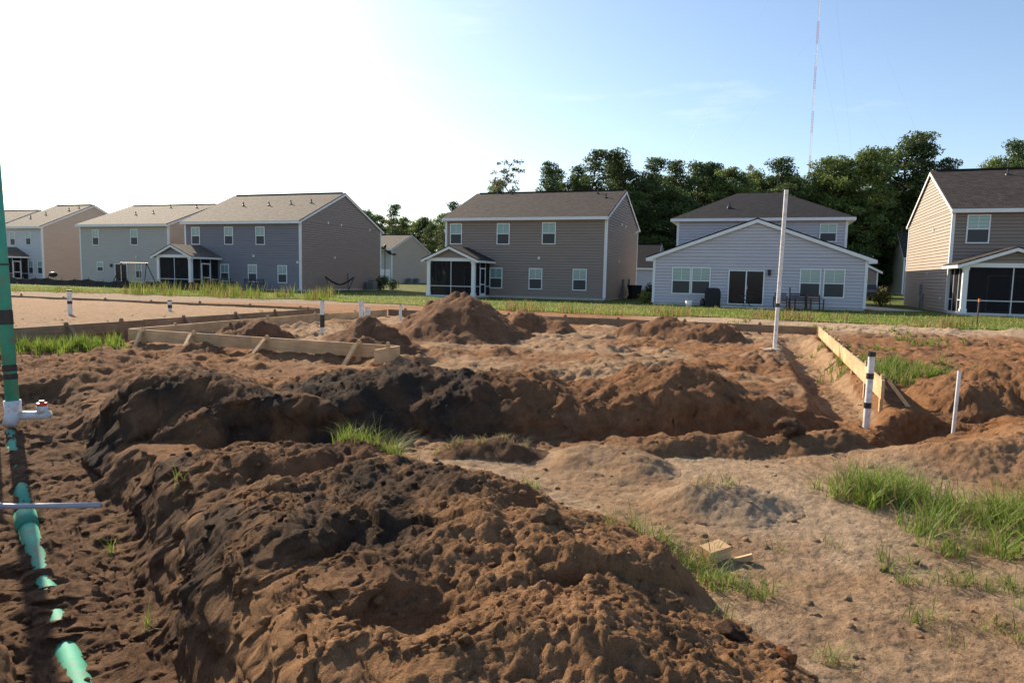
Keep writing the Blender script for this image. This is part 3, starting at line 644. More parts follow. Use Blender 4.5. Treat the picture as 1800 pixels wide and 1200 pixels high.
h0c = gable_house('two_storey_house', 'grey gabled house furthest left behind the white fronted house', (-60.6, 79.6), 11.0, 12, 5.7, 8.4, S_TAUPE, S_TAUPE, SH_BROWN)
h3 = gable_house('two_storey_house', 'distant pale house with garage seen between the slate blue and brown houses', (-18.6, 105.0), 11.0, 12.4, 5.3, 7.7, S_GREY, S_BEIGE, SH_BROWN, wins=[(-2.3, 2.9, .95, 1.6)])
b = MB()
for i in range(4): b.box(8.8, 10.7, -.06, -.02, .2 + i * .5, .68 + i * .5)
b.build('garage_door', GARAGE, h3)
b = MB(); slab(b, (7.6, -1.0, 4.3), (9.6, -1.0, 5.6), (9.6, 1.0, 5.6), (7.6, 1.0, 4.3), .1); slab(b, (9.6, -1.0, 5.6), (11.2, -1.0, 4.5), (11.2, 1.0, 4.5), (9.6, 1.0, 5.6), .1); b.build('front_gable_roof', SH_BLACK, h3, planar_uv=True)
# house with the wide single storey gable
def gable_front_house(loc, W):
    h = empty('gable_front_house', (loc[0] - W * TX, loc[1] - W * TY, 0), -A20)
    tag(h, 'light blue grey house with a wide one storey gable and charcoal hip roof', 'house')
    ev, pk, D1 = 3.0, 5.12, 5.2
    MB().box(.01, W - .01, .01, 17, 0, .19).build('foundation', CONC, h)
    siding('wall', h, S_LIGHT, W, .18, ev, gable=pk, axis='front', step=.185); siding('wall', h, S_LIGHT, D1, .18, ev, axis='right', at=W, step=.185); siding('wall', h, S_LIGHT, D1, .18, ev, axis='left', at=0, step=.185)
    oh = .45; sl_ = (pk - ev) / (W / 2); ze = ev - oh * sl_ + .09; p2 = pk + .09; b = MB()
    slab(b, (-oh, -.18, ze), (W / 2, -.18, p2), (W / 2, D1 + .1, p2), (-oh, D1 + .1, ze), .08); slab(b, (W / 2, -.18, p2), (W + oh, -.18, ze), (W + oh, D1 + .1, ze), (W / 2, D1 + .1, p2), .08)
    b.build('gable_roof', SH_BLACK, h, planar_uv=True)
    b = MB()
    for a, c in (((-oh, ze - .08), (W / 2, p2 - .08)), ((W / 2, p2 - .08), (W + oh, ze - .08))):
        b.prism([(a[0], -.19, a[1]), (c[0], -.19, c[1]), (c[0], -.19, c[1] - .20), (a[0], -.19, a[1] - .20)], (0, .045, 0))
    b.box(-oh - .03, -oh + .02, -.14, D1, ze - .26, ze - .08); b.box(W + oh - .02, W + oh + .03, -.14, D1, ze - .26, ze - .08); b.box(W + .05, W + oh - .02, -.14, D1, ze - .25, ze - .22); b.box(-oh + .02, -.05, -.14, D1, ze - .25, ze - .22)
    b.box(W + .03, W + oh + .02, -.17, -.13, ze - .27, ze - .06); b.box(-oh - .02, -.03, -.17, -.13, ze - .27, ze - .06)
    b.build('fascia', WHITE, h)
    MB().box(-.05, .10, -.05, 0, .15, ev).box(-.05, 0, 0, .10, .15, ev).build('corner_trim', WHITE, h); MB().box(W - .10, W + .05, -.05, 0, .15, ev).box(W, W + .05, 0, .10, .15, ev).build('corner_trim', WHITE, h)
    MB().box(.67, .82, D1 - .05, D1, ev, 5.55).build('corner_trim', WHITE, h); MB().box(W - .72, W - .57, D1 - .05, D1, ev, 5.55).build('corner_trim', WHITE, h)
    # upper block with hip roof, set in a little from the sides
    E2, D2, X0, X1 = 5.6, 12.0, .72, W - .62
    siding('wall', h, S_LIGHT, X1 - X0, ev - .6, E2, axis='front', at=D1, start=X0, step=.185)
    siding('wall', h, S_LIGHT, D2, .18, E2, axis='right', at=X1, start=D1, step=.185); siding('wall', h, S_LIGHT, D2, .18, E2, axis='left', at=X0, start=D1, step=.185); siding('wall', h, S_LIGHT, X1 - X0, .18, E2, axis='back', at=D1 + D2, start=X0, step=.185)
    o2 = .42; zb = E2 + .02; zr = 7.95; x0, x1, y0, y1 = X0 - o2, X1 + o2, D1 - o2, D1 + D2 + o2; ym = (y0 + y1) / 2; ra, rb = 4.2, W - 4.4
    b = MB(); b.poly([(x0, y0, zb), (x1, y0, zb), (rb, ym, zr), (ra, ym, zr)]); b.poly([(x1, y0, zb), (x1, y1, zb), (rb, ym, zr)]); b.poly([(x1, y1, zb), (x0, y1, zb), (ra, ym, zr), (rb, ym, zr)]); b.poly([(x0, y1, zb), (x0, y0, zb), (ra, ym, zr)])
    r_ = b.build('hip_roof', SH_BLACK, h, planar_uv=True)
    vent(r_, 3.9, D1 + 2.0, 6.6); vent(r_, W - 1.2, D1 + 2.2, 5.95)
    for bb in ((x0 - .02, x1 + .02, y0 - .03, y0 + .02), (x0 - .02, x1 + .02, y1 - .02, y1 + .03), (x0 - .03, x0 + .02, y0, y1), (x1 - .02, x1 + .03, y0, y1)): MB().box(*bb, zb - .19, zb - .005).build('eave_fascia', WHITE, h)
    MB().box(x0 + .02, x1 - .02, y0 + .02, y1 - .02, zb - .18, zb - .15).build('soffit', WHITE, h)
    for u in (-10.03, -8.88, -2.86, -1.62): window(h, W + u, .70, 1.12, 1.63, at=-.004)
    window(h, W - 1.68, 4.1, 1.02, 1.15, at=D1 - .004)
    slider(h, W - 7.32, W - 5.3, .17, 2.2, at=-.02)
    MB().box(W - 5.14, W - 4.98, -.16, -.02, 1.9, 2.2).box(W - 5.16, W - 4.96, -.18, -.01, 2.2, 2.24).build('wall_lamp', DARKM, h)
    MB().box(W - 7.6, W - 4.2, -1.5, -.03, 0, .12).build('patio_step', CONC, h)
    return h
W4 = 11.7
h4 = gable_front_house((19.6, 38.1), W4)
# farther houses across the street
def small_house(name, label, loc, W, D, eave, peak, ms, roofm, gable_front=False):
    if not gable_front: return gable_house(name, label, loc, W, D, eave, peak, ms, ms, roofm)
    h = empty(name, (loc[0] - W * TX, loc[1] - W * TY, 0), -A20); tag(h, label, 'house')
    siding('wall', h, ms, W, .1, eave, gable=peak, axis='front'); siding('wall', h, ms, D, .1, eave, axis='right', at=W); siding('wall', h, ms, D, .1, eave, axis='left', at=0)
    b = MB(); oh = .4; s_ = (peak - eave) / (W / 2)
    slab(b, (-oh, -.3, eave - oh * s_ + .1), (W / 2, -.3, peak + .1), (W / 2, D, peak + .1), (-oh, D, eave - oh * s_ + .1), .08); slab(b, (W / 2, -.3, peak + .1), (W + oh, -.3, eave - oh * s_ + .1), (W + oh, D, eave - oh * s_ + .1), (W / 2, D, peak + .1), .08)
    b.build('roof', roofm, h, planar_uv=True); b = MB()
    for a, c in (((-oh, eave - oh * s_), (W / 2, peak)), ((W / 2, peak), (W + oh, eave - oh * s_))):
        b.prism([(a[0], -.32, a[1] + .02), (c[0], -.32, c[1] + .02), (c[0], -.32, c[1] - .2), (a[0], -.32, a[1] - .2)], (0, .05, 0))
    b.box(W - .08, W + .045, -.045, 0, .1, eave); b.box(-.045, .08, -.045, 0, .1, eave); b.build('trim', WHITE, h)
    return h
small_house('distant_house', 'low distant house with dark roof in the gap right of the brown house', (17.2, 84), 9.5, 10, 3.0, 6.0, S_LIGHT, SH_BLACK)
small_house('distant_house', 'brown garage gable seen past the right corner of the light blue grey house', (36.6, 69), 7.5, 10, 2.9, 4.8, S_BROWN, SH_BLACK, True)
small_house('distant_house', 'pale olive gabled house in the gap beside the tan side wall', (54.2 + 11 * TX, 95.5 + 11 * TY), 11, 12, 5.3, 9.0, S_OLIVE, SH_DARK)

# ------------------------------------------------------------------ yard things by the houses
def on_house(h, x, y, z=0.0):
    c, s = math.cos(-A20), math.sin(-A20); return (h.location.x + c * x - s * y, h.location.y + s * x + c * y, z)
def ac_unit(loc, label):
    e = empty('air_conditioner', loc, -A20); tag(e, label, 'air conditioner', 'air conditioners beside houses')
    MB().box(-.38, .38, -.38, .38, .06, .80).build('cabinet', GREYM, e); b = MB()
    for i in range(7): b.box(-.395, .395, -.395, .395, .12 + i * .09, .15 + i * .09)
    b.build('louvres', DARKM, e); MB().tube([(0, 0, .80), (0, 0, .86)], [.33, .30], 14).build('fan_guard', DARKM, e); MB().box(-.45, .45, -.45, .45, .0, .06).build('base_pad', CONC, e)
def bin_(loc, label, rz=0):
    e = empty('wheeled_bin', loc, rz); tag(e, label, 'trash bin', 'trash bins beside the brown house')
    b = MB(); n = 0; b.v += [(-.24, -.28, .05), (.24, -.28, .05), (.24, .22, .05), (-.24, .22, .05), (-.31, -.36, 1.0), (.31, -.36, 1.0), (.31, .36, 1.0), (-.31, .36, 1.0)]
    b.f += [(0, 3, 2, 1), (4, 5, 6, 7), (0, 1, 5, 4), (1, 2, 6, 5), (2, 3, 7, 6), (3, 0, 4, 7)]; b.build('body', RUBBER, e)
    MB().box(-.33, .33, -.39, .40, 1.0, 1.06).box(-.28, .28, .40, .46, .98, 1.03).build('lid', RUBBER, e)
    for x in (-.27, .27): MB().tube([(x - .04, .26, .13), (x + .04, .26, .13)], .13, 12).build('wheel', RUBBER, e)
ac_unit(on_house(h1, 12.3, 9.3), 'air conditioner by the far end of the slate blue house side wall')
ac_unit(on_house(h3, 11.8, 4.0), 'left of two air conditioners beside the distant pale house'); ac_unit(on_house(h3, 11.8, 6.4), 'right of two air conditioners beside the distant pale house')
bin_(on_house(h2, 12.75, 6.2), 'dark wheeled bin nearer the corner of the brown house', .3); bin_(on_house(h2, 12.75, 7.5), 'dark wheeled bin farther back beside the brown house', .2)

def chair(loc, rz, label, wide=.6, group='wooden chairs on the patio', m=None, seat=.42, back=.95):
    m = m or BROWNW
    e = empty('patio_chair', loc, rz); tag(e, label, 'chair', group)
    for x in (-wide / 2, wide / 2):
        MB().box(x - .03, x + .03, -.30, -.24, 0, .62).build('leg', m, e); MB().bar((x, .24, 0), (x, .34, back), .055, .055, (0, 1, 0)).build('leg', m, e)
        MB().box(x - .04, x + .04, -.33, .28, .62, .65).build('armrest', m, e)
    for i in range(5): MB().box(-wide / 2 + .03, wide / 2 - .03, -.30 + i * .11, -.21 + i * .11, seat - .03, seat).build('seat_slat', m, e)
    for i in range(4): MB().box(-wide / 2 + .03, wide / 2 - .03, .265 + i * .02, .285 + i * .02, seat + .08 + i * .12, seat + .16 + i * .12).build('back_slat', m, e)
    return e
c = on_house(h4, W4 - 4.35, -1.3); chair((c[0], c[1], 0), -A20 + 2.9, 'low brown wooden chair with square open frame in front of the sliding door', .7, back=.75)
c = on_house(h4, W4 - 3.35, -.9); chair((c[0], c[1], 0), -A20 + .5, 'tall slatted brown wooden chair left of the right pair of windows', .95, back=1.25)
c = on_house(h4, W4 - 2.6, -1.1); chair((c[0], c[1], 0), -A20 + .3, 'lower slatted wooden chair under the right pair of windows', .7, back=.85)
c = on_house(h4, W4 - 6.2, -1.2); e = empty('folding_table', c, -A20); tag(e, 'small dark folding table with crossed legs by the sliding door', 'table')
MB().box(-.45, .45, -.32, .32, .70, .73).build('tabletop', DARKM, e)
for y in (-.26, .26):
    MB().bar((-.36, y, .0), (.30, y + .02, .70), .035, .035).build('leg', DARKM, e); MB().bar((.36, y, .0), (-.30, y - .02, .70), .035, .035).build('leg', DARKM, e)
c = on_house(h4, W4 - 8.1, -.9); e = empty('covered_grill', c, -A20); tag(e, 'grill under a black cover beside the sliding door', 'grill')
b = MB(); prof = [(.42, .02, .30), (.44, .3, .31), (.45, .75, .31), (.43, .95, .29), (.36, 1.08, .24), (.2, 1.13, .12)]; n = 20
for a_, z_, c_ in prof:
    for k in range(n):
        th = 2 * math.pi * k / n; cx_ = math.copysign(abs(math.cos(th)) ** .5, math.cos(th)); cy_ = math.copysign(abs(math.sin(th)) ** .5, math.sin(th)); wv = 1 + .05 * math.sin(k * 2.7) * (1 - z_ / 1.2)
        b.v.append((a_ * cx_ * wv, c_ * cy_ * wv, z_))
for i in range(len(prof) - 1):
    for k in range(n): b.f.append((i * n + k, i * n + (k + 1) % n, (i + 1) * n + (k + 1) % n, (i + 1) * n + k))
b.f.append(tuple((len(prof) - 1) * n + k for k in range(n))); b.build('cover', BLACKF, e, True)
MB().box(-.5, .45, -.38, .35, 0, .025).build('base_mat', GREYM, e)
c = on_house(h4, W4 - 8.65, -.95); e = empty('gas_cylinder', c); tag(e, 'small dark gas cylinder standing left of the covered grill', 'gas cylinder')
MB().tube([(0, 0, .02), (0, 0, .08), (0, 0, .34), (0, 0, .42)], [.10, .15, .15, .06], 14).build('tank', DARKM, e, True); MB().tube([(0, 0, .42), (0, 0, .50)], .09, 10).build('collar', DARKM, e)
c = on_house(h4, W4 - 9.35, -1.9); e = empty('bucket', c); tag(e, 'white plastic bucket on the grass left of the covered grill', 'bucket')
MB().tube([(0, 0, .01), (0, 0, .36)], [.15, .20], 16).build('pail', PLASTICW, e, True); MB().tube([(-.2, 0, .35), (-.14, -.05, .48), (.0, -.07, .52), (.14, -.05, .48), (.2, 0, .35)], .008, 6).build('bail_handle', GREYM, e); MB().tube([(0, 0, .345), (0, 0, .37)], .212, 16).build('rim', PLASTICW, e)
# kettle grill by the pale grey house
c = on_house(h0b, .2, -3.0); e = empty('kettle_grill', c); tag(e, 'black kettle grill on legs in front of the pale grey house', 'grill')
prof = [(.05, .62), (.27, .68), (.36, .80), (.37, .86), (.36, .92), (.25, 1.05), (.06, 1.10)]
MB().tube([(0, 0, z_) for r_, z_ in prof], [r_ for r_, z_ in prof], 18).build('bowl', DARKM, e, True)
for k in range(3): a_ = k * 2.094; MB().bar((.38 * math.cos(a_), .38 * math.sin(a_), 0), (.18 * math.cos(a_), .18 * math.sin(a_), .7), .03, .03).build('leg', GREYM, e)
# swing set
c = on_house(h1, -.6, -4.6); e = empty('swing_set', c, -A20 + .25); tag(e, 'dark framed swing set with pale hanging bars in front of the porch', 'swing set')
for x in (-1.05, 1.05):
    for s in (-1, 1): MB().tube([(x + (.35 if x > 0 else -.35) * .9, s * .9, 0), (x, 0, 2.0)], .03, 8).build('leg', DARKM, e)
MB().tube([(-1.15, 0, 2.0), (1.2, 0, 2.0)], .03, 8).build('top_bar', GREYM, e)
for x in (-.3, .05, .45): MB().tube([(x, 0, 1.98), (x + .02, 0, .45)], .03, 8).build('hanging_bar', PINE, e)
MB().box(-.45, .6, -.14, .14, .40, .45).build('swing_seat', DARKM, e)
# hammock frame
c = on_house(h1, 12.9, 3.4); e = empty('hammock', c, R(35)); tag(e, 'dark hammock hanging in a steel stand beside the slate blue house', 'hammock')
for s in (-1, 1): MB().tube([(s * .75, 0, .05), (s * 1.25, 0, 1.25)], .03, 8).build('upright', DARKM, e)
MB().tube([(-1.1, 0, .05), (1.1, 0, .05)], .03, 8).build('base_rail', DARKM, e)
for s in (-1, 1): MB().bar((s * .75, -.5, .03), (s * .75, .5, .03), .05, .05).build('foot', DARKM, e)
b = MB()
for i in range(13):
    x = -1.2 + i * .2; z = .55 + .62 * (abs(x) / 1.2) ** 1.8; hw = .32 * (1 - (abs(x) / 1.25) ** 3) + .02
    b.v += [(x, -hw, z + .06), (x, 0, z - .03), (x, hw, z + .06)]
for i in range(12):
    for k in range(2): b.f.append((i * 3 + k, i * 3 + k + 1, i * 3 + k + 4, i * 3 + k + 3))
b.build('sling', BLACKF, e, True)
GREYW = mat('dark grey patio furniture', (0.05, 0.05, 0.055), 0.6, 0.2, 8.0)
for i, (u, v, rz, lb) in enumerate([(3.9, -1.6, 2.6, 'dark patio chair just right of the slate blue house porch'), (5.6, -1.4, 3.3, 'second dark patio chair from the porch of the slate blue house'), (6.8, -1.9, 2.2, 'third dark patio chair from the porch of the slate blue house'), (7.6, -1.0, 3.1, 'fourth dark patio chair from the porch of the slate blue house'), (8.9, -1.5, 3.8, 'rightmost dark patio chair on the slate blue house patio')]):
    chair(on_house(h1, u, v), -A20 + rz, lb, .62, 'dark patio chairs', GREYW)
# street lamp
e = empty('street_lamp', (-17.6, 94, 0)); tag(e, 'thin dark lamp post in front of the distant pale house', 'street lamp')
MB().tube([(0, 0, 0), (0, 0, .5), (0, 0, 4.9)], [.12, .07, .055], 10).build('post', DARKM, e); MB().tube([(0, 0, 4.9), (0, 0, 5.0), (0, 0, 5.35), (0, 0, 5.5)], [.06, .16, .2, .05], 10).build('lantern', DARKM, e)
# parked car in the far drive
e = empty('parked_car', (32.0, 62.5, 0), -A20 + .05); tag(e, 'dark car parked in the drive beyond the light blue grey house', 'car')
CARP = mat('dark car paint', (0.015, 0.018, 0.024), 0.25)
b = MB(); side_ = [(-2.2, .35), (-2.2, .8), (-1.9, .95), (-1.1, 1.0), (-.6, 1.45), (.9, 1.48), (1.7, 1.0), (2.2, .9), (2.25, .35)]
b.prism([(.88, x, z) for x, z in side_], (-1.76, 0, 0)); b.build('body', CARP, e)
for y in (-1.35, 1.4):
    for x in (-.9, .72): t_ = MB().tube([(x, y, .33), (x + .18, y, .33)], .33, 16).build('wheel', RUBBER, e); MB().tube([(x - .01, y, .33), (x + .19, y, .33)], .2, 12).build('rim', GREYM, t_)
MB().prism([(.80, -.98, 1.02), (.80, -.56, 1.40), (-.80, -.56, 1.40), (-.80, -.98, 1.02)], (0, -.03, .02)).build('windscreen', PANED, e)
for x in (-.7, .7): MB().box(x - .14, x + .14, -2.23, -2.19, .66, .78).build('headlight', PLASTICW, e)
# silt fence in front of the left houses
sf = empty('silt_fence', (0, 0, 0)); tag(sf, 'low black fabric silt fence in front of the left houses', 'fence')
sfp = [(-60, 66.5), (-47, 61.2), (-39, 57.4), (-31, 53.6), (-26, 51.6), (-20.5, 49.8)]
cuts = []
for (x0, y0), (x1, y1) in zip(sfp[:-1], sfp[1:]):
    for i in range(5): t = i / 5; cuts.append((x0 + (x1 - x0) * t, y0 + (y1 - y0) * t))
cuts.append(sfp[-1])
for i, ((x0, y0), (x1, y1)) in enumerate(zip(cuts[:-1], cuts[1:])):
    h0, h1_ = .58 + .10 * math.sin(i * 2.1), .58 + .10 * math.sin((i + 1) * 2.1)
    b = MB(); m0 = ((x0 + x1) / 2 + .05, (y0 + y1) / 2 - .08)
    b.prism([(x0, y0, 0), (m0[0], m0[1], 0), (m0[0], m0[1], (h0 + h1_) / 2 - .07), (x0, y0, h0)], (.01, .02, 0)); b.prism([(m0[0], m0[1], 0), (x1, y1, 0), (x1, y1, h1_), (m0[0], m0[1], (h0 + h1_) / 2 - .07)], (.01, .02, 0))
    b.build('fabric_panel', BLACKF, sf); MB().bar((x0, y0 + .04, 0), (x0 + .02, y0 + .04, h0 + .15), .04, .04).build('post', PINEOLD, sf)
# survey stakes
e = empty('survey_stake', (17.9, 26.3, 0)); tag(e, 'wooden survey stake with orange tip in front of the right house porch', 'stake')
MB().bar((0, 0, 0), (.02, 0, .95), .045, .03).build('stick', BROWNW, e); MB().bar((.02, 0, .95), (.022, 0, 1.08), .055, .04).build('ribbon', mat('orange ribbon', (.7, .2, .06), .6), e)

# ------------------------------------------------------------------ radio mast
e = empty('radio_mast', (168.0, 398, 0), .3); tag(e, 'tall thin red and white lattice radio mast rising behind the trees', 'mast')
MR = mat('mast red', (.50, .20, .17), .6); MW = mat('mast white', (.75, .74, .74), .6)
sec = 12.2; hw = .6; cr_ = [(hw * math.cos(a_), hw * math.sin(a_)) for a_ in (.5, .5 + 2.094, .5 + 4.189)]
for i in range(19):
    b = MB(); z0 = i * sec; lean = .0
    for x, y in cr_: b.tube([(x, y, z0), (x, y, z0 + sec)], .05, 5)
    ns = 8
    for k in range(ns):
        za = z0 + sec * k / ns; zb = z0 + sec * (k + 1) / ns
        for q in range(3):
            p, r_ = cr_[q], cr_[(q + 1) % 3]
            b.tube([(p[0], p[1], za), (r_[0], r_[1], zb)], .035, 4, False); b.tube([(p[0], p[1], zb), (r_[0], r_[1], zb)], .035, 4, False)
    b.build('mast_section', MR if i % 2 else MW, e)
for hgt in (70, 140, 210):
    for q in range(3): a_ = .5 + q * 2.094; MB().tube([(hw * math.cos(a_), hw * math.sin(a_), hgt), (110 * math.cos(a_), 110 * math.sin(a_), 0)], .02, 4).build('guy_wire', GREYM, e)

# ------------------------------------------------------------------ form boards around the building pads
def form(name, label, segs, group='timber formwork round the building pads'):
    """segs: (x0,y0,x1,y1,ztop,material,[stake positions along as (dist, side, brace)]) each run of boards"""
    e = empty(name, (segs[0][0], segs[0][1], 0)); tag(e, label, 'formwork', group); O = Vector((segs[0][0], segs[0][1], 0))
    for x0, y0, x1, y1, zt, m, stakes, hb, bl in segs:
        d = Vector((x1 - x0, y1 - y0, 0)); L = d.length; d.normalize(); nrm = Vector((d.y, -d.x, 0)); ang = math.atan2(d.y, d.x); P0 = Vector((x0, y0, 0)) - O
        k = max(1, round(L / bl)); th = .038
        for i in range(k):
            la, lb_ = L * i / k + .003, L * (i + 1) / k - .003; zo = random.uniform(-.008, .008)
            b = MB().box(0, lb_ - la, -th / 2, th / 2, 0, hb); o = b.build('board', m, e, loc=P0 + d * la + Vector((0, 0, zt - hb + zo)), rot=(random.uniform(-.02, .02), random.uniform(-.004, .004), ang))
        for s, sd, brace in stakes:
            p = P0 + d * s + nrm * sd * (th / 2 + .022); gz_ = hz(p.x + O.x, p.y + O.y); top = zt + random.uniform(.0, .05)
            b = MB(); hgt = top - gz_ + .15; b.prism([(-.045, 0, -.15), (.045, 0, -.15), (.045, 0, hgt - .15), (.02, 0, hgt - .11), (-.02, 0, hgt - .11), (-.045, 0, hgt - .15)], (0, .038, 0))
            b.build('stake', m, e, loc=p + Vector((0, 0, gz_)) - nrm * .019 * sd, rot=(0, random.uniform(-.04, .04), ang))
            if brace:
                q = p + nrm * sd * .30 + d * brace * .10; gq = hz(q.x + O.x, q.y + O.y)
                MB().bar(p + nrm * sd * .03 + Vector((0, 0, top - .03)), (q.x, q.y, gq - .05), .038, .085, (d.x, d.y, .2)).build('brace', m, e)
    return e
pO = Vector((PAD_O[0], PAD_O[1])); T2 = Vector((TX, TY)); N2 = Vector((NX, NY))
def pp(u, v): q = pO + T2 * u + N2 * v; return q.x, q.y
form('board_formwork', 'pale new form boards with leaning stakes at the near left of the pad', [
    (*pp(0, 0), *pp(6.35, -.1), .36, PINE, [(.42, 1, 1), (1.75, 1, 1), (3.55, 1, -1), (5.55, 1, -1)], .235, 3.2),
    (*pp(6.36, -.08), *pp(6.33, -.82), .36, PINE, [(.35, 1, 0)], .235, 2.0),
    (*pp(0, .03), *pp(0.0, 10.3), .36, PINE, [(1.2, -1, 0), (4.2, 1, 0), (6.3, -1, 0), (8.4, -1, 1)], .235, 3.4)])
form('board_formwork', 'long pale form board receding along the right side of the pad', [
    (*pp(13.75, -.55), *pp(13.75, 10.3), .34, PINE, [(.12, 1, -1), (1.6, 1, 1), (3.2, 1, 1), (4.8, 1, 0), (6.4, 1, 1), (8.0, 1, 0), (9.6, 1, 1)], .25, 3.7)])
form('board_formwork', 'weathered form boards along the back of the pad below the lawn', [
    (*pp(13.7, 10.35), *pp(.05, 10.35), .34, PINEOLD, [(1.5, 1, 0), (3.6, 1, 0), (5.6, 1, 0), (7.3, 1, 0), (9.2, 1, 1), (11.4, 1, 0), (13, 1, 0)], .22, 3.4)])
lO = Vector(LP_O)
def lp_(u, v): q = lO + T2 * u + N2 * v; return q.x, q.y
form('board_formwork', 'weathered dark form boards enclosing the flat sand pad on the left', [
    (*lp_(.02, -14), *lp_(.02, 0), .40, PINEOLD, [(1.0, 1, 1), (3.0, 1, 1), (5.1, 1, 1), (6.4, 1, 0), (8.2, 1, 1), (10.0, 1, 1), (11.6, 1, 1), (13.2, 1, 0)], .24, 3.6),
    (*lp_(0, .02), *lp_(-24, .02), .40, PINEOLD, [(.9, 1, 0), (3, 1, 0), (5.2, 1, 0), (7.5, 1, 0), (9.8, 1, 0), (12, 1, 0), (14.4, 1, 0), (17, 1, 0), (20, 1, 0)], .24, 4.0)])

# ------------------------------------------------------------------ pipes
def stub(label, x, y, zb, h, r, bands=(), lean=(0, 0), cap=None, name='pvc_pipe', m=PVC):
    e = empty(name, (x, y, zb)); tag(e, label, 'pipe', 'upright plumbing pipes')
    top = Vector((lean[0] * h, lean[1] * h, h)); o = MB().tube([(0, 0, -.25), tuple(top)], r, 20, False).build('pipe', m, e, True)
    MB().tube([tuple(top * .9), tuple(top)], r * .86, 20, False).build('bore', TAPE, e)
    for z0, z1 in bands: MB().tube([tuple(top * (z0 / h)), tuple(top * (z1 / h))], r + .004, 20).build('tape_band', TAPE, e)
    if cap: MB().tube([tuple(top * ((h - cap) / h)), tuple(top * (1 + .01 / h))], r + .006, 20).build('end_cap', TAPE, e)
    return e
stub('tall thin white pole standing on the pad in front of the light blue grey house', 5.70, 14.75, hz(5.7, 14.75) - .02, 3.42, .042, [(.93, 1.01)], (.018, 0))
MB().box(-.28, .1, -.14, .12, .0, .03).build('base_block', CONC, bpy.data.objects['pvc_pipe'])
stub('white pipe with two black tape bands at the near end of the long form board', 4.47, 8.45, -.06, .80, .040, [(.10, .17), (.47, .54)], (.015, 0), .05)
stub('short plain white pole right of the long form board end', 5.17, 7.85, -.12, .73, .020, (), (.03, 0))
for lb, x, y, h_, bands in (('white pipe with a dark broken rim standing on the left sand pad', -11.75, 18.1, .66, ((.30, .38),)), ('short white pipe with black band on the left sand pad', -10.35, 20.6, .34, ((.10, .2),))):
    stub(lb, x, y, .32, h_, .055, bands, (0, 0), .03)
stub('white pipe with thick black coupling between the two left form boards', -4.55, 16.3, .1, .82, .05, ((.18, .48),))
stub('taller of two white pipes at the back left corner of the pad', -4.75, 21.4, .12, .62, .07, ((.0, .02),)); stub('shorter wider white pipe at the back left corner of the pad', -4.45, 20.9, .12, .42, .09)
stub('small white pipe left of the big soil cone', -3.55, 21.6, .12, .5, .045)
# green riser with white tee and red cap
e = empty('sewer_riser', (-5.50, 7.43, 0)); tag(e, 'tall green pipe standing in the trench at the left edge', 'pipe')
lean = Vector((-.03, .0, 1)).normalized()
MB().tube([(0, 0, .0), tuple(lean * 3.1)], .066, 24).build('riser_pipe', GREENP, e, True)
for z0, z1 in ((.36, .42), (.45, .52), (.96, 1.12), (1.6, 1.62)): MB().tube([tuple(lean * z0), tuple(lean * z1)], .070, 24).build('tape_band', TAPE, e)
MB().tube([(.02, -.10, -.14), (.01, -.03, -.08), (0, 0, .0), tuple(lean * .12)], [.068, .078, .082, .082], 22).build('elbow', PVC, e, True)
tee = MB().tube([(.06, 0, -.05), (.38, .04, -.04)], .048, 20).build('tee_branch', PVC, e, True)
MB().tube([(.30, .03, -.02), (.30, .03, .06)], [.052, .056], 20).build('cleanout_hub', PVC, e, True); MB().tube([(.30, .03, .06), (.30, .03, .095), (.30, .03, .10), (.30, .03, .12)], [.052, .052, .026, .026], 20).build('red_cap', REDP, e)
e = empty('conduit', (-5.62, 7.35, 0)); tag(e, 'thin grey rod standing beside the tall green pipe', 'rod'); MB().tube([(0, 0, -.2), (-.04, 0, 1.25)], .014, 8).build('rod', GREYP, e)
e = empty('cross_conduit', (-3.4, 4.82, -.14)); tag(e, 'grey conduit spanning the trench above the green pipe', 'pipe')
MB().tube([(-1.1, .03, .0), (-.2, .0, .0), (.45, -.02, .03)], .019, 14).build('pipe', GREYP, e, True); MB().tube([(-.33, .0, .0), (-.28, .0, .0)], .024, 14).build('coupling', GREYP, e, True)
e = empty('buried_pipe', (-3.8, 5.2, -.35)); tag(e, 'half buried green pipe running along the trench floor', 'pipe')
path = [(-5.42, 7.25, -.22), (-4.9, 6.62, -.36), (-4.42, 6.02, -.415), (-3.83, 5.26, -.44)]
path2 = [(-3.80, 5.22, -.435), (-3.45, 4.8, -.458), (-3.15, 4.45, -.512), (-2.72, 3.95, -.540), (-2.35, 3.5, -.530), (-2.05, 3.15, -.528), (-1.3, 2.3, -.56)]
O_ = Vector((-3.8, 5.2, -.35))
MB().tube([Vector(p) - O_ for p in path], .062, 20).build('pipe', GREENP, e, True); MB().tube([Vector(p) - O_ for p in path2], .066, 20).build('pipe', GREENP, e, True)
MB().tube([Vector((-3.92, 5.37, -.42)) - O_, Vector((-3.74, 5.14, -.428)) - O_], .080, 20).build('bell_socket', GREENP, e, True)
# scrap wood block and stones
e = MB().box(-.075, .075, -.05, .05, 0, .085).build('wood_block', PINE, None, loc=(1.20, 3.82, hz(1.2, 3.82) - .01), rot=(.08, -.1, .45)); tag(e, 'offcut block of pale wood lying beside the grass in the foreground', 'wood block')
MB().box(-.02, .02, -.016, .016, 0, .1).build('scrap', PINE, e, loc=(.09, -.07, 0), rot=(1.2, .3, .8))

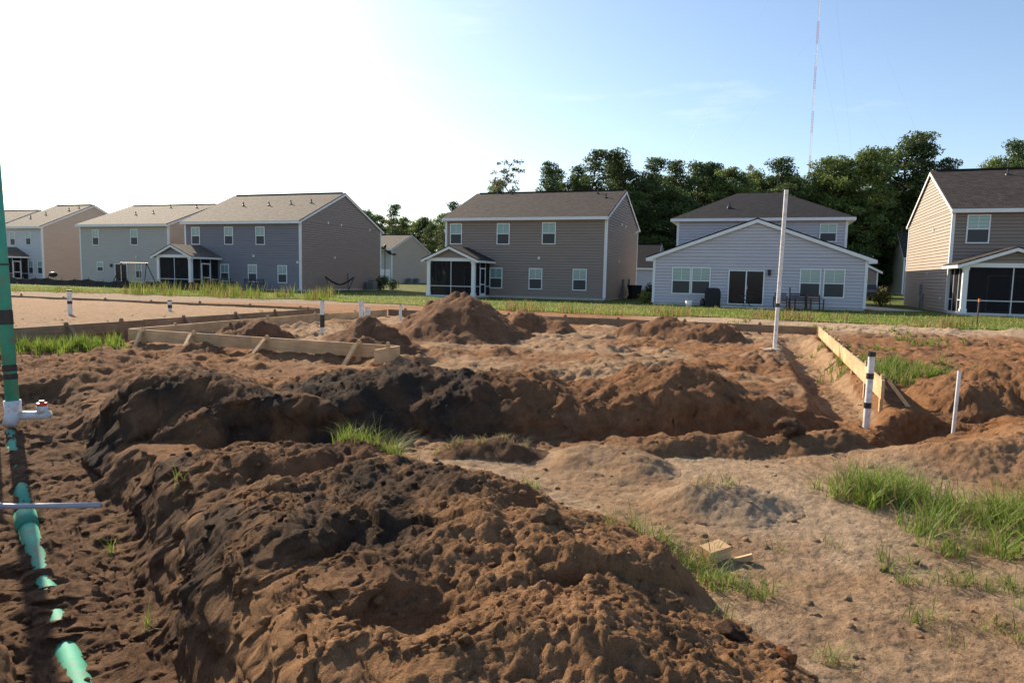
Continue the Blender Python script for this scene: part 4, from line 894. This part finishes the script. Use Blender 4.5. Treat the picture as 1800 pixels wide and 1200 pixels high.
def clod_mesh(seed, sub=2):
    import bmesh
    bm = bmesh.new(); bmesh.ops.create_icosphere(bm, subdivisions=sub, radius=1.0); V = np.array([v.co[:] for v in bm.verts])
    k = 1 + .42 * perlin(V[:, 0] * 1.3 + seed * 9.1 + V[:, 2], V[:, 1] * 1.3 + V[:, 2] * .7, seed) + .30 * perlin(V[:, 0] * 3.1 + seed, V[:, 1] * 3.1 + V[:, 2] * 2, seed + 3)
    V = V * k[:, None] * np.array([1, .85, .65]); F = np.array([[v.index for v in f.verts] for f in bm.faces]); bm.free(); return V, F
CLV = [clod_mesh(i, 2) for i in range(5)]
def clods(n, sampler, smin, smax, colour):
    VS, FS, CS = [], [], []; off = 0; P = sampler(n); Z = total_h(P[:, 0], P[:, 1]); cc = colour(P[:, 0], P[:, 1])
    for i in range(len(P)):
        V, F = CLV[i % 5]; s = smin * (smax / smin) ** (RNG.random() ** 2.2); a_ = RNG.random() * 6.28; c_, s_ = math.cos(a_), math.sin(a_)
        W_ = V * s; W_ = np.stack([W_[:, 0] * c_ - W_[:, 1] * s_ + P[i, 0], W_[:, 0] * s_ + W_[:, 1] * c_ + P[i, 1], W_[:, 2] + Z[i] + s * .15], 1)
        VS.append(W_); FS.append(F + off); CS.append(np.repeat(cc[i][None], len(V), 0)); off += len(V)
    return np.concatenate(VS), np.concatenate(FS), np.concatenate(CS)
def samp(n):
    k = n * 4; y = 2.3 * (20 / 2.3) ** RNG.random(k); x = RNG.uniform(-.9, .9, k) * y
    d, _ = poly_dist(x, y, TRENCH); m = np.where(y < 9.5, np.max([mound_h(j, x, y) for j in range(4)], 0), .1)
    pr = np.where(m > .03, .95, np.where(d < .6, .5, np.where(y < 7, .22, .5))); sel = RNG.random(k) < pr
    return np.stack([x[sel], y[sel]], 1)[:n]
def ccol(x, y):
    ow = np.full(len(x), -1); mh = np.array([mound_h(k, x, y) for k in range(len(MOUNDS))]); ow = np.where(mh.max(0) > .006, mh.argmax(0), -1)
    return soil_colour(x, y, ow) * RNG.uniform(.75, 1.15, (len(x), 1))
V, F, Cc = clods(4200, samp, .005, .030, ccol)
tag(link('soil_crumbs', np_mesh('soil_crumbs', V, F, SOIL, False, Cc, 'soil')), 'crumbs and small clods of soil scattered over the dug ground', 'soil', kind='stuff')
for i, (x, y, s, lb, colc) in enumerate([(.20, 3.42, .075, 'egg shaped brown stone on top of the tan shoulder of the foreground mound', (.26, .16, .09)), (2.72, 6.55, .15, 'large upright clod on the near rim of the cross trench', (.17, .10, .06)), (4.95, 7.35, .14, 'grassy orange clod beside the plain white pole', (.27, .14, .07)), (-1.05, 3.3, .05, 'small round dark stone on the left face of the foreground mound', (.13, .09, .06)), (.95, 2.75, .06, 'dark crumbly clod at the right toe of the foreground mound', (.10, .06, .04)), (1.12, 2.62, .05, 'reddish clod at the bottom right toe of the foreground mound', (.30, .12, .05))]):
    Vc, Fc = clod_mesh(20 + i, 3); o = link('soil_clod', np_mesh('soil_clod', Vc * s, Fc, SOIL, True, np.repeat(np.array([colc]), len(Vc), 0), 'soil'), None, (x, y, hz(x, y) + s * .3), (0, 0, i * 1.3)); tag(o, lb, 'stone' if 'stone' in lb else 'clod')

# ------------------------------------------------------------------ grass
G1 = np.array([.11, .19, .028]); G2 = np.array([.27, .34, .055]); GD = np.array([.045, .085, .018]); STRAW = np.array([.36, .27, .12]); RED = np.array([.22, .13, .06])
def blades(P, h, w_, lean, cols, seg=3, zf=None):
    n = len(P); az = RNG.uniform(0, 2 * np.pi, n); bend = lean * RNG.uniform(.3, 1.3, n); face = az + RNG.uniform(-.6, .6, n) + np.pi / 2
    Z = (zf or total_h)(P[:, 0], P[:, 1]) - .01; V = np.zeros((n, seg * 2 + 1, 3)); wx = np.cos(face); wy = np.sin(face)
    for s in range(seg + 1):
        t = s / seg; r = bend * h * t ** 1.8; z = h * (t - .35 * np.minimum(bend, 1.2) * t ** 2.2); cx = P[:, 0] + np.cos(az) * r; cy = P[:, 1] + np.sin(az) * r
        ww = w_ * (1 - t) ** .7 * (.75 + .5 * t * (1 - t) * 2)
        if s < seg:
            V[:, 2 * s] = np.stack([cx - wx * ww / 2, cy - wy * ww / 2, Z + z], 1); V[:, 2 * s + 1] = np.stack([cx + wx * ww / 2, cy + wy * ww / 2, Z + z], 1)
        else: V[:, 2 * seg] = np.stack([cx, cy, Z + z], 1)
    k = seg * 2 + 1; base = (np.arange(n) * k)[:, None]; T = []
    for s in range(seg - 1): T += [[2 * s, 2 * s + 1, 2 * s + 3], [2 * s, 2 * s + 3, 2 * s + 2]]
    T.append([2 * seg - 2, 2 * seg - 1, 2 * seg]); F = (base[:, :, None] + np.array(T)[None]).reshape(-1, 3)
    return V.reshape(-1, 3), F, np.repeat(cols, k, 0)
def gcols(n, straw=.1, bright=.5):
    t = RNG.random((n, 1)); c = G1 * (1 - t * bright) + G2 * t * bright; m = RNG.random(n) < straw; c[m] = STRAW * RNG.uniform(.7, 1.1, (m.sum(), 1)); return c * RNG.uniform(.75, 1.2, (n, 1))
def grass(name, label, spots, dens, hh, w_, lean=.6, straw=.1, bright=.5, kind=None, cat='grass', group=None, seg=3):
    """spots: (x, y, rx, ry) elliptical areas that hold tufts"""
    PS, HS = [], []
    for x, y, rx, ry in spots:
        nt_ = max(1, int(dens * rx * ry * 3.14)); c = RNG.normal(0, .5, (nt_, 2)) * np.array([rx, ry]) + np.array([x, y])
        for q in c:
            nb = int(RNG.uniform(10, 26)); PS.append(q + RNG.normal(0, .025 + .02 * hh, (nb, 2))); HS.append(hh * RNG.uniform(.35, 1.15) * RNG.uniform(.5, 1.1, nb))
    P = np.concatenate(PS); H = np.concatenate(HS); V, F, Cc = blades(P, H, w_ * RNG.uniform(.6, 1.3, len(P)), lean, gcols(len(P), straw, bright), seg)
    return tag(link(name, np_mesh(name, V, F, BLADE, False, Cc)), label, cat, group, kind)
grass('grass_tuft', 'bushy bright green grass tuft on the dark soil in the centre foreground', [(-.98, 5.5, .16, .14), (-1.0, 5.5, .12, .1), (-1.35, 5.55, .15, .1)], 170, .29, .006, .9, .2, .95)
grass('grass_tuft', 'small green tuft below the sand hump', [(.12, 5.02, .14, .08)], 160, .13, .007, .9, .1)
grass('grass_patch', 'thick patch of long green grass in the right foreground', [(2.75, 5.05, .34, .25), (3.05, 4.85, .35, .22), (3.3, 4.55, .35, .25), (2.55, 4.85, .22, .2), (3.4, 4.25, .3, .2), (2.95, 5.25, .3, .14), (3.75, 4.5, .35, .25), (2.85, 5.0, .4, .2), (2.75, 4.35, .2, .15), (3.1, 4.0, .3, .2), (2.6, 3.95, .15, .1)], 120, .33, .0075, .85, .16, .9, 'stuff')
grass('grass_patch', 'sparse grass tufts straggling toward the bottom right corner', [(2.2, 3.75, .14, .1), (2.42, 3.55, .22, .12), (2.75, 3.45, .25, .15), (2.05, 3.05, .14, .1), (2.0, 4.05, .1, .06), (1.65, 4.0, .07, .05), (2.35, 3.0, .2, .1), (1.0, 2.95, .08, .06), (1.35, 2.75, .12, .08), (2.9, 3.2, .25, .2)], 120, .17, .0055, 1.1, .4, .6, 'stuff')
grass('grass_patch', 'strip of grass along the right toe of the foreground mound', [(.92, 3.95, .12, .12), (1.02, 3.72, .16, .12), (1.14, 3.52, .15, .12), (1.27, 3.35, .12, .1), (.78, 4.1, .08, .08)], 220, .20, .006, 1.0, .22, .6, 'stuff')
grass('dry_grass_tuft', 'tuft of dry straw coloured grass on the low hump in the foreground', [(1.42, 4.78, .16, .12)], 150, .18, .006, 1.1, .85)
grass('dry_grass_tuft', 'clump of turf with dry roots beside the green tuft', [(-.28, 6.0, .25, .1), (-.05, 6.05, .2, .1)], 110, .12, .006, 1.2, .75)
grass('grass_patch', 'bright green grass strip between the green pipe and left form boards', [(-9.6, 12.6, 1.0, .35), (-8.6, 13.2, .9, .4), (-8.2, 13.7, .5, .3), (-10.6, 12.2, .9, .35), (-9.0, 12.9, 1.0, .35)], 46, .36, .015, .5, .05, .9, 'stuff')
grass('grass_patch', 'green grass clumps right of the long form board', [(6.6, 12.3, .6, .6), (7.0, 11.4, .4, .5), (6.9, 13.3, .6, .6), (6.2, 10.9, .3, .4), (7.4, 12.6, .6, .5), (7.8, 10.6, .5, .3)], 36, .36, .015, .6, .12, .8, 'stuff')
sp = [(-7.0 + RNG.normal(0, .4), 15 + i * .9, .3, .35) for i in range(7)] + [(9.5 + RNG.uniform(-2.5, 5), RNG.uniform(12, 23), .5, .35) for i in range(26)] + [(RNG.uniform(2, 12), RNG.uniform(20.5, 26), .7, .3) for i in range(18)]
grass('weeds', 'scattered weeds and thin grass on bare ground round the pads', sp, 12, .22, .016, .7, .3, .5, 'stuff')
for x, y, lb in ((-2.05, 3.72, 'thin green weed arching over the trench side of the foreground mound'), (-2.35, 4.72, 'single upright weed on the rounded dark hump'), (-2.85, 4.75, 'small yellowing weed where the grey conduit meets the soil'), (.62, 3.98, 'thin tall grass blades beside the tan mound shoulder')):
    P = np.array([[x, y]]) + RNG.normal(0, .02, (12, 2)); V, F, Cc = blades(P, RNG.uniform(.10, .26, 12), np.full(12, .007), .9, gcols(12, .15, .9)); tag(link('weed', np_mesh('weed', V, F, BLADE, False, Cc)), lb, 'weed')
# lawn blades: near edge dense, thinning backwards; tall weeds on the left
def flat(x, y): return np.full(len(x), .03)
n = 46000; ex_ = RNG.uniform(-46, 32, n); ey_ = np.interp(ex_, ea[:, 0], ea[:, 1]) + RNG.exponential(4.5, n) - .3
kp = (ey_ < 60); P = np.stack([ex_[kp], ey_[kp]], 1); k_ = fbm(P[:, 0], P[:, 1], .25, 3, 501); m = len(P)
lc = gcols(m, .12, .6); yel = (k_ > .05)[:, None]; lc = np.where(yel, lc * .6 + STRAW * .35, lc)
lc = lc * 1.35
V, F, Cc = blades(P, RNG.uniform(.05, .16, m) * (1 + .8 * (RNG.random(m) < .06)), np.full(m, .03), .7, lc, 2, flat)
tag(link('lawn_grass', np_mesh('lawn_grass', V, F, BLADE, False, Cc)), 'short sunlit grass of the lawn behind the houses', 'grass', kind='stuff')
def tall(name, label, n, xr, depth, hr, cols, w_=.03):
    x = RNG.uniform(*xr, n); y = np.interp(x, ea[:, 0], ea[:, 1]) + depth[0] + RNG.random(n) * depth[1]; k = fbm(x, y, .5, 3, 511) > .08; P = np.stack([x[k], y[k]], 1); m = len(P)
    V, F, Cc = blades(P, RNG.uniform(hr[0], hr[1], m) * (.6 + .8 * np.clip(fbm(P[:, 0], P[:, 1], .4, 2, 521) + .4, 0, 1)), np.full(m, w_), .35, cols(m), 3, flat); tag(link(name, np_mesh(name, V, F, BLADE, False, Cc)), label, 'weeds', kind='stuff')
tall('tall_weeds', 'tall green and reddish weeds in front of the slate blue house', 5200, (-24, -11), (-1.5, 6), (.3, .95), lambda m: np.where((RNG.random(m) < .3)[:, None], RED, gcols(m, .15, .7)))
tall('tall_weeds', 'dry weeds along the lawn edge at the far left', 4200, (-48, -24), (-3, 6), (.15, .45), lambda m: np.where((RNG.random(m) < .3)[:, None], RED, gcols(m, .15, .6)))
tall('tall_weeds', 'ragged weeds along the lawn edge below the brown and light blue grey houses', 5200, (-2, 17), (-.8, 3.0), (.15, .5), lambda m: np.where((RNG.random(m) < .3)[:, None], RED * 1.3, gcols(m, .45, .7)))

# ------------------------------------------------------------------ trees
def leaf_quads(C, S, cols, flatten=.6):
    n = len(C); a = RNG.normal(size=(n, 3)); a /= np.linalg.norm(a, axis=1)[:, None]; t = RNG.normal(size=(n, 3)); b = np.cross(a, t); b /= np.linalg.norm(b, axis=1)[:, None]
    a = a * S[:, None]; b = b * S[:, None] * flatten; V = np.stack([C - a, C - b * .8 + a * .1, C + a, C + b * .8 - a * .1], 1).reshape(-1, 3); F = np.arange(n * 4).reshape(n, 4)
    return V, F, np.repeat(cols, 4, 0)
def tree_meshes(kind, seed):
    """unit trees about 18 m tall: trunk with limbs, crown of leaf clumps"""
    global RNG
    RNG = np.random.default_rng(seed); rr = random.Random(seed); b = MB(); Hh = 18.0; clumps = []
    if kind == 'pine': c0, spread, nl, cs = .40, 3.0, 40, 1.0
    elif kind == 'slim': c0, spread, nl, cs = .42, 2.0, 30, .85
    elif kind == 'sparse': c0, spread, nl, cs = .35, 3.0, 34, .65
    elif kind == 'oak': c0, spread, nl, cs = .16, 4.6, 54, 1.3
    else: c0, spread, nl, cs = .04, 4.2, 60, 1.35
    bx = [(rr.uniform(-.25, .25) * i, rr.uniform(-.25, .25) * i, Hh * i / 6) for i in range(7)]; bx[0] = (0, 0, -.3); b.tube(bx, [.30, .26, .22, .18, .13, .08, .03], 8, True, .06)
    for i in range(nl):
        t = c0 + (1 - c0) * ((i + rr.random()) / nl) ** .85; z = Hh * t; k = min(int(t * 6), 5); f_ = t * 6 - k; p = Vector(bx[k]).lerp(Vector(bx[k + 1]), f_); az = i * 2.4 + rr.uniform(-.5, .5)
        u = (t - c0) / (1 - c0)
        prof = {'pine': (.55 + .6 * math.sin(math.pi * min(u * 1.05 + .12, 1))) * (1 - .55 * u), 'slim': .9 - .6 * u, 'sparse': 1 - .45 * u, 'oak': math.sin(math.pi * (u * .82 + .16)) ** .6, 'bush': math.sin(math.pi * (u * .78 + .2)) ** .6}[kind]
        L = spread * prof * rr.uniform(.55, 1.15); q = p + Vector((math.cos(az) * L, math.sin(az) * L, L * rr.uniform(.05, .45))); mid = p.lerp(q, .5) + Vector((0, 0, .15))
        b.tube([p, mid, q], [.07 * (1.3 - t), .05 * (1.3 - t), .015], 5, False); clumps.append((q, cs * rr.uniform(.7, 1.25)))
        if L > 1.5: clumps.append((mid + Vector((rr.uniform(-.4, .4), rr.uniform(-.4, .4), .35)), cs * rr.uniform(.5, .95)))
    clumps.append((Vector(bx[6]), cs * .8))
    per = {'pine': 150, 'slim': 130, 'sparse': 55, 'oak': 150, 'bush': 140}[kind]; Cs, Ss, Ks = [], [], []
    g0 = {'pine': np.array([.078, .115, .040]), 'slim': np.array([.082, .118, .042]), 'sparse': np.array([.15, .15, .085]), 'oak': np.array([.125, .17, .045]), 'bush': np.array([.078, .115, .036])}[kind]
    for q, s in clumps:
        m = int(per * (s / cs) ** 1.5); d = RNG.normal(size=(m, 3)); d /= np.linalg.norm(d, axis=1)[:, None]; r = s * RNG.random(m) ** .45
        Cs.append(np.array(q)[None] + d * r[:, None] * np.array([1.05, 1.05, .62])); Ss.append(RNG.uniform(.09, .23, m) * (1.25 if kind in ('oak', 'bush') else 1.0)); Ks.append(g0[None] * RNG.uniform(.65, 1.35) * RNG.uniform(.7, 1.3, (m, 1)))
    V, F, Cc = leaf_quads(np.concatenate(Cs), np.concatenate(Ss), np.concatenate(Ks), .55)
    return b.mesh('trunk', GREYBARK, True), np_mesh('crown', V, F, LEAF, False, Cc)
VAR = {}
for kind, seeds in (('pine', (3, 14, 25)), ('slim', (36,)), ('sparse', (47, 48)), ('oak', (58, 69)), ('bush', (70, 81))): VAR[kind] = [tree_meshes(kind, s) for s in seeds]
def tree(kind, v, x, y, h, label, group='trees of the wood behind the houses', wide=1.0):
    tm, cm = VAR[kind][v % len(VAR[kind])]; e = empty(kind + '_tree' if kind != 'bush' else 'leafy_tree', (x, y, 0), random.uniform(0, 6.28)); s = h / 18.6; e.scale = (s * wide, s * wide, s); tag(e, label, 'tree', group)
    link('trunk', tm, e); link('crown', cm, e)
def tp(px, ytop, d):
    """foot position and height of a tree from its bearing, top elevation and distance"""
    x = (px - 900) / 1200 * d; return x, d, 1.6 + (485 + (px - 900) * .02 - ytop) / 1200 * d
FRONT = [
 ('sparse', 0, 893, 288, 92, 1.0, 'sparse see-through tree left of the ridge of the brown house'), ('pine', 0, 953, 290, 90, .9, 'dark pine with rounded top just right of the sparse tree'), ('oak', 0, 1000, 312, 92, .8, 'lower leafy tree above the middle of the brown house roof'),
 ('slim', 0, 1040, 266, 88, 1.2, 'narrow pointed pine standing above the brown house ridge'), ('pine', 1, 1088, 270, 88, 1.25, 'broad dark pine above the right end of the brown house ridge'), ('pine', 2, 1128, 280, 86, 1.1, 'dark pine right of the brown house gable'),
 ('pine', 0, 1168, 284, 88, 1.1, 'pine left of the charcoal hip roof corner'), ('pine', 1, 1208, 286, 90, 1.1, 'pine above the left part of the charcoal hip roof'), ('pine', 2, 1252, 290, 92, 1.1, 'pine above the left end of the charcoal ridge'),
 ('sparse', 1, 1297, 296, 94, .8, 'thin pale tree above the middle of the charcoal ridge'), ('pine', 0, 1340, 282, 88, 1.3, 'rounded dark pine just left of the tall white pole top'), ('pine', 2, 1385, 308, 90, 1.2, 'lower dark pine at the top of the tall white pole'),
 ('oak', 0, 1455, 284, 84, 1.0, 'light green leafy tree at the foot of the radio mast'), ('oak', 1, 1505, 272, 82, 1.05, 'tall light green leafy tree right of the radio mast'), ('pine', 1, 1568, 238, 86, 1.3, 'tallest dark pine of the right hand tree group'),
 ('pine', 2, 1612, 258, 86, 1.2, 'dark pine left of the tan gable peak'), ('pine', 0, 1636, 285, 84, 1.0, 'pine directly behind the tan gable peak'), ('pine', 1, 1757, 249, 80, .9, 'pine rising above the roof of the right house'), ('pine', 2, 1800, 262, 84, .9, 'pine at the right edge above the right house roof'), ('oak', 1, 1722, 285, 86, .6, 'low tree top above the right house ridge'),
 ('pine', 2, 978, 300, 94, .9, 'small dark pine in the gap above the brown house roof'), ('pine', 0, 1062, 284, 94, 1.1, 'pine squeezed between the pointed pine and the broad pine'), ('pine', 1, 1018, 296, 93, .9, 'rounded pine left of the pointed pine'), ('oak', 0, 1270, 302, 88, .9, 'leafy tree behind the left slope of the charcoal roof'), ('pine', 0, 1230, 292, 94, 1.1, 'dark pine above the left slope of the charcoal roof'), ('oak', 1, 1315, 306, 92, .9, 'leafy tree beside the thin pale tree'), ('oak', 1, 1425, 300, 86, .9, 'leafy tree just left of the radio mast foot'), ('pine', 0, 1535, 262, 88, 1.2, 'dark pine left of the tallest pine'), ('oak', 0, 668, 380, 150, 1.0, 'distant leafy tree left of the upright far pine'), ('oak', 1, 708, 385, 145, 1.0, 'distant leafy tree right of the upright far pine'), ('bush', 0, 752, 384, 140, 1.1, 'distant bushy tree between the far house and the brown house'), ('oak', 0, 772, 378, 135, .9, 'distant tree touching the left wall of the brown house'), ('bush', 1, 682, 398, 150, 1.2, 'low bushy tree behind the far house roof'), ('oak', 0, 868, 318, 98, .5, 'low twiggy tree left of the sparse tree'),
 ('oak', 0, 648, 372, 150, .8, 'distant tree just right of the slate blue gable'), ('slim', 0, 691, 360, 140, 1.3, 'distant upright pine between the slate blue and brown houses'), ('oak', 1, 735, 388, 140, 1.0, 'distant round tree above the pale far house'), ('bush', 0, 712, 400, 150, 1.0, 'low distant tree left of the far house gable'), ('pine', 0, 786, 356, 120, 1.0, 'tree rising left of the brown house roof edge'), ('bush', 1, 762, 395, 130, .9, 'low bushy tree beside the left wall of the brown house'),
 ('bush', 0, 22, 382, 170, 1.2, 'far tree clump at the left edge beyond the grey gable')]
for kind, v, px, yt, d, wd, lb in FRONT: x, y, h_ = tp(px, yt, d if d > 100 else d + 22); tree(kind, v, x, y, h_, lb, None, wd)
for i in range(24):
    px = 1105 + i * 24 + random.uniform(-8, 8); x, y, h_ = tp(px, 365 + random.uniform(-38, 30), 106 + (i % 3) * 5); tree('bush', i, x, y, h_, 'dense dark tree filling the wood below the tall pines', 'understorey trees of the wood', 1.3)
for i in range(16):
    px = 1090 + i * 36 + random.uniform(-10, 10); x, y, h_ = tp(px, 318 + random.uniform(-12, 20), 126 + (i % 3) * 5); tree('bush', i + 1, x, y, h_, 'dark tree in the back row of the wood', 'back row trees of the wood', 1.1)
SHM = leaf_mat('shrub leaves', .35)
def shrub_mesh(seed, col):
    global RNG
    RNG = np.random.default_rng(seed); m = 900; d = RNG.normal(size=(m, 3)); d /= np.linalg.norm(d, axis=1)[:, None]; r = RNG.random(m) ** .4 * (1 + .25 * np.sin(d[:, 0] * 5) * np.cos(d[:, 1] * 4)); C = d * r[:, None] * np.array([.5, .5, .5]) + np.array([0, 0, .5])
    V, F, Cc = leaf_quads(C, RNG.uniform(.04, .09, m), np.array(col)[None] * RNG.uniform(.6, 1.4, (m, 1)), .5); return np_mesh('foliage', V, F, SHM, False, Cc)
SM = [shrub_mesh(5, (.05, .08, .025)), shrub_mesh(6, (.16, .17, .04))]
def shrub2(x, y, s, v, lb):
    e = empty('shrub', (x, y, 0), s * 3); e.scale = (s, s, s); tag(e, lb, 'shrub', 'garden shrubs by the houses'); link('foliage', SM[v], e); b = MB()
    for k in range(5): a_ = k * 1.26; b.tube([(0, 0, 0), (.12 * math.cos(a_), .12 * math.sin(a_), .3), (.28 * math.cos(a_), .28 * math.sin(a_), .65)], [.02, .015, .006], 5, False)
    b.build('stems', GREYBARK, e)
c = on_house(h1, 12.6, 10.4); shrub2(c[0], c[1], 1.3, 0, 'dark shrub by the far corner of the slate blue house'); c = on_house(h1, 12.8, 12.2); shrub2(c[0], c[1], 1.1, 0, 'dark shrub just past the slate blue house corner')
c = on_house(h3, 8.9, -3); shrub2(c[0], c[1], 1.4, 1, 'left green shrub in front of the distant pale house'); c = on_house(h3, 11.2, -2.5); shrub2(c[0], c[1], 1.3, 1, 'right green shrub in front of the distant pale house')
c = on_house(h2, 13.6, 9); shrub2(c[0], c[1], 1.2, 0, 'dark shrub behind the wheeled bins'); shrub2(8.3, 43.0, .85, 1, 'yellow green shrub at the left corner of the light blue grey house'); shrub2(25.4, 47.2, 1.25, 1, 'yellow green shrub between the light blue grey and tan houses')
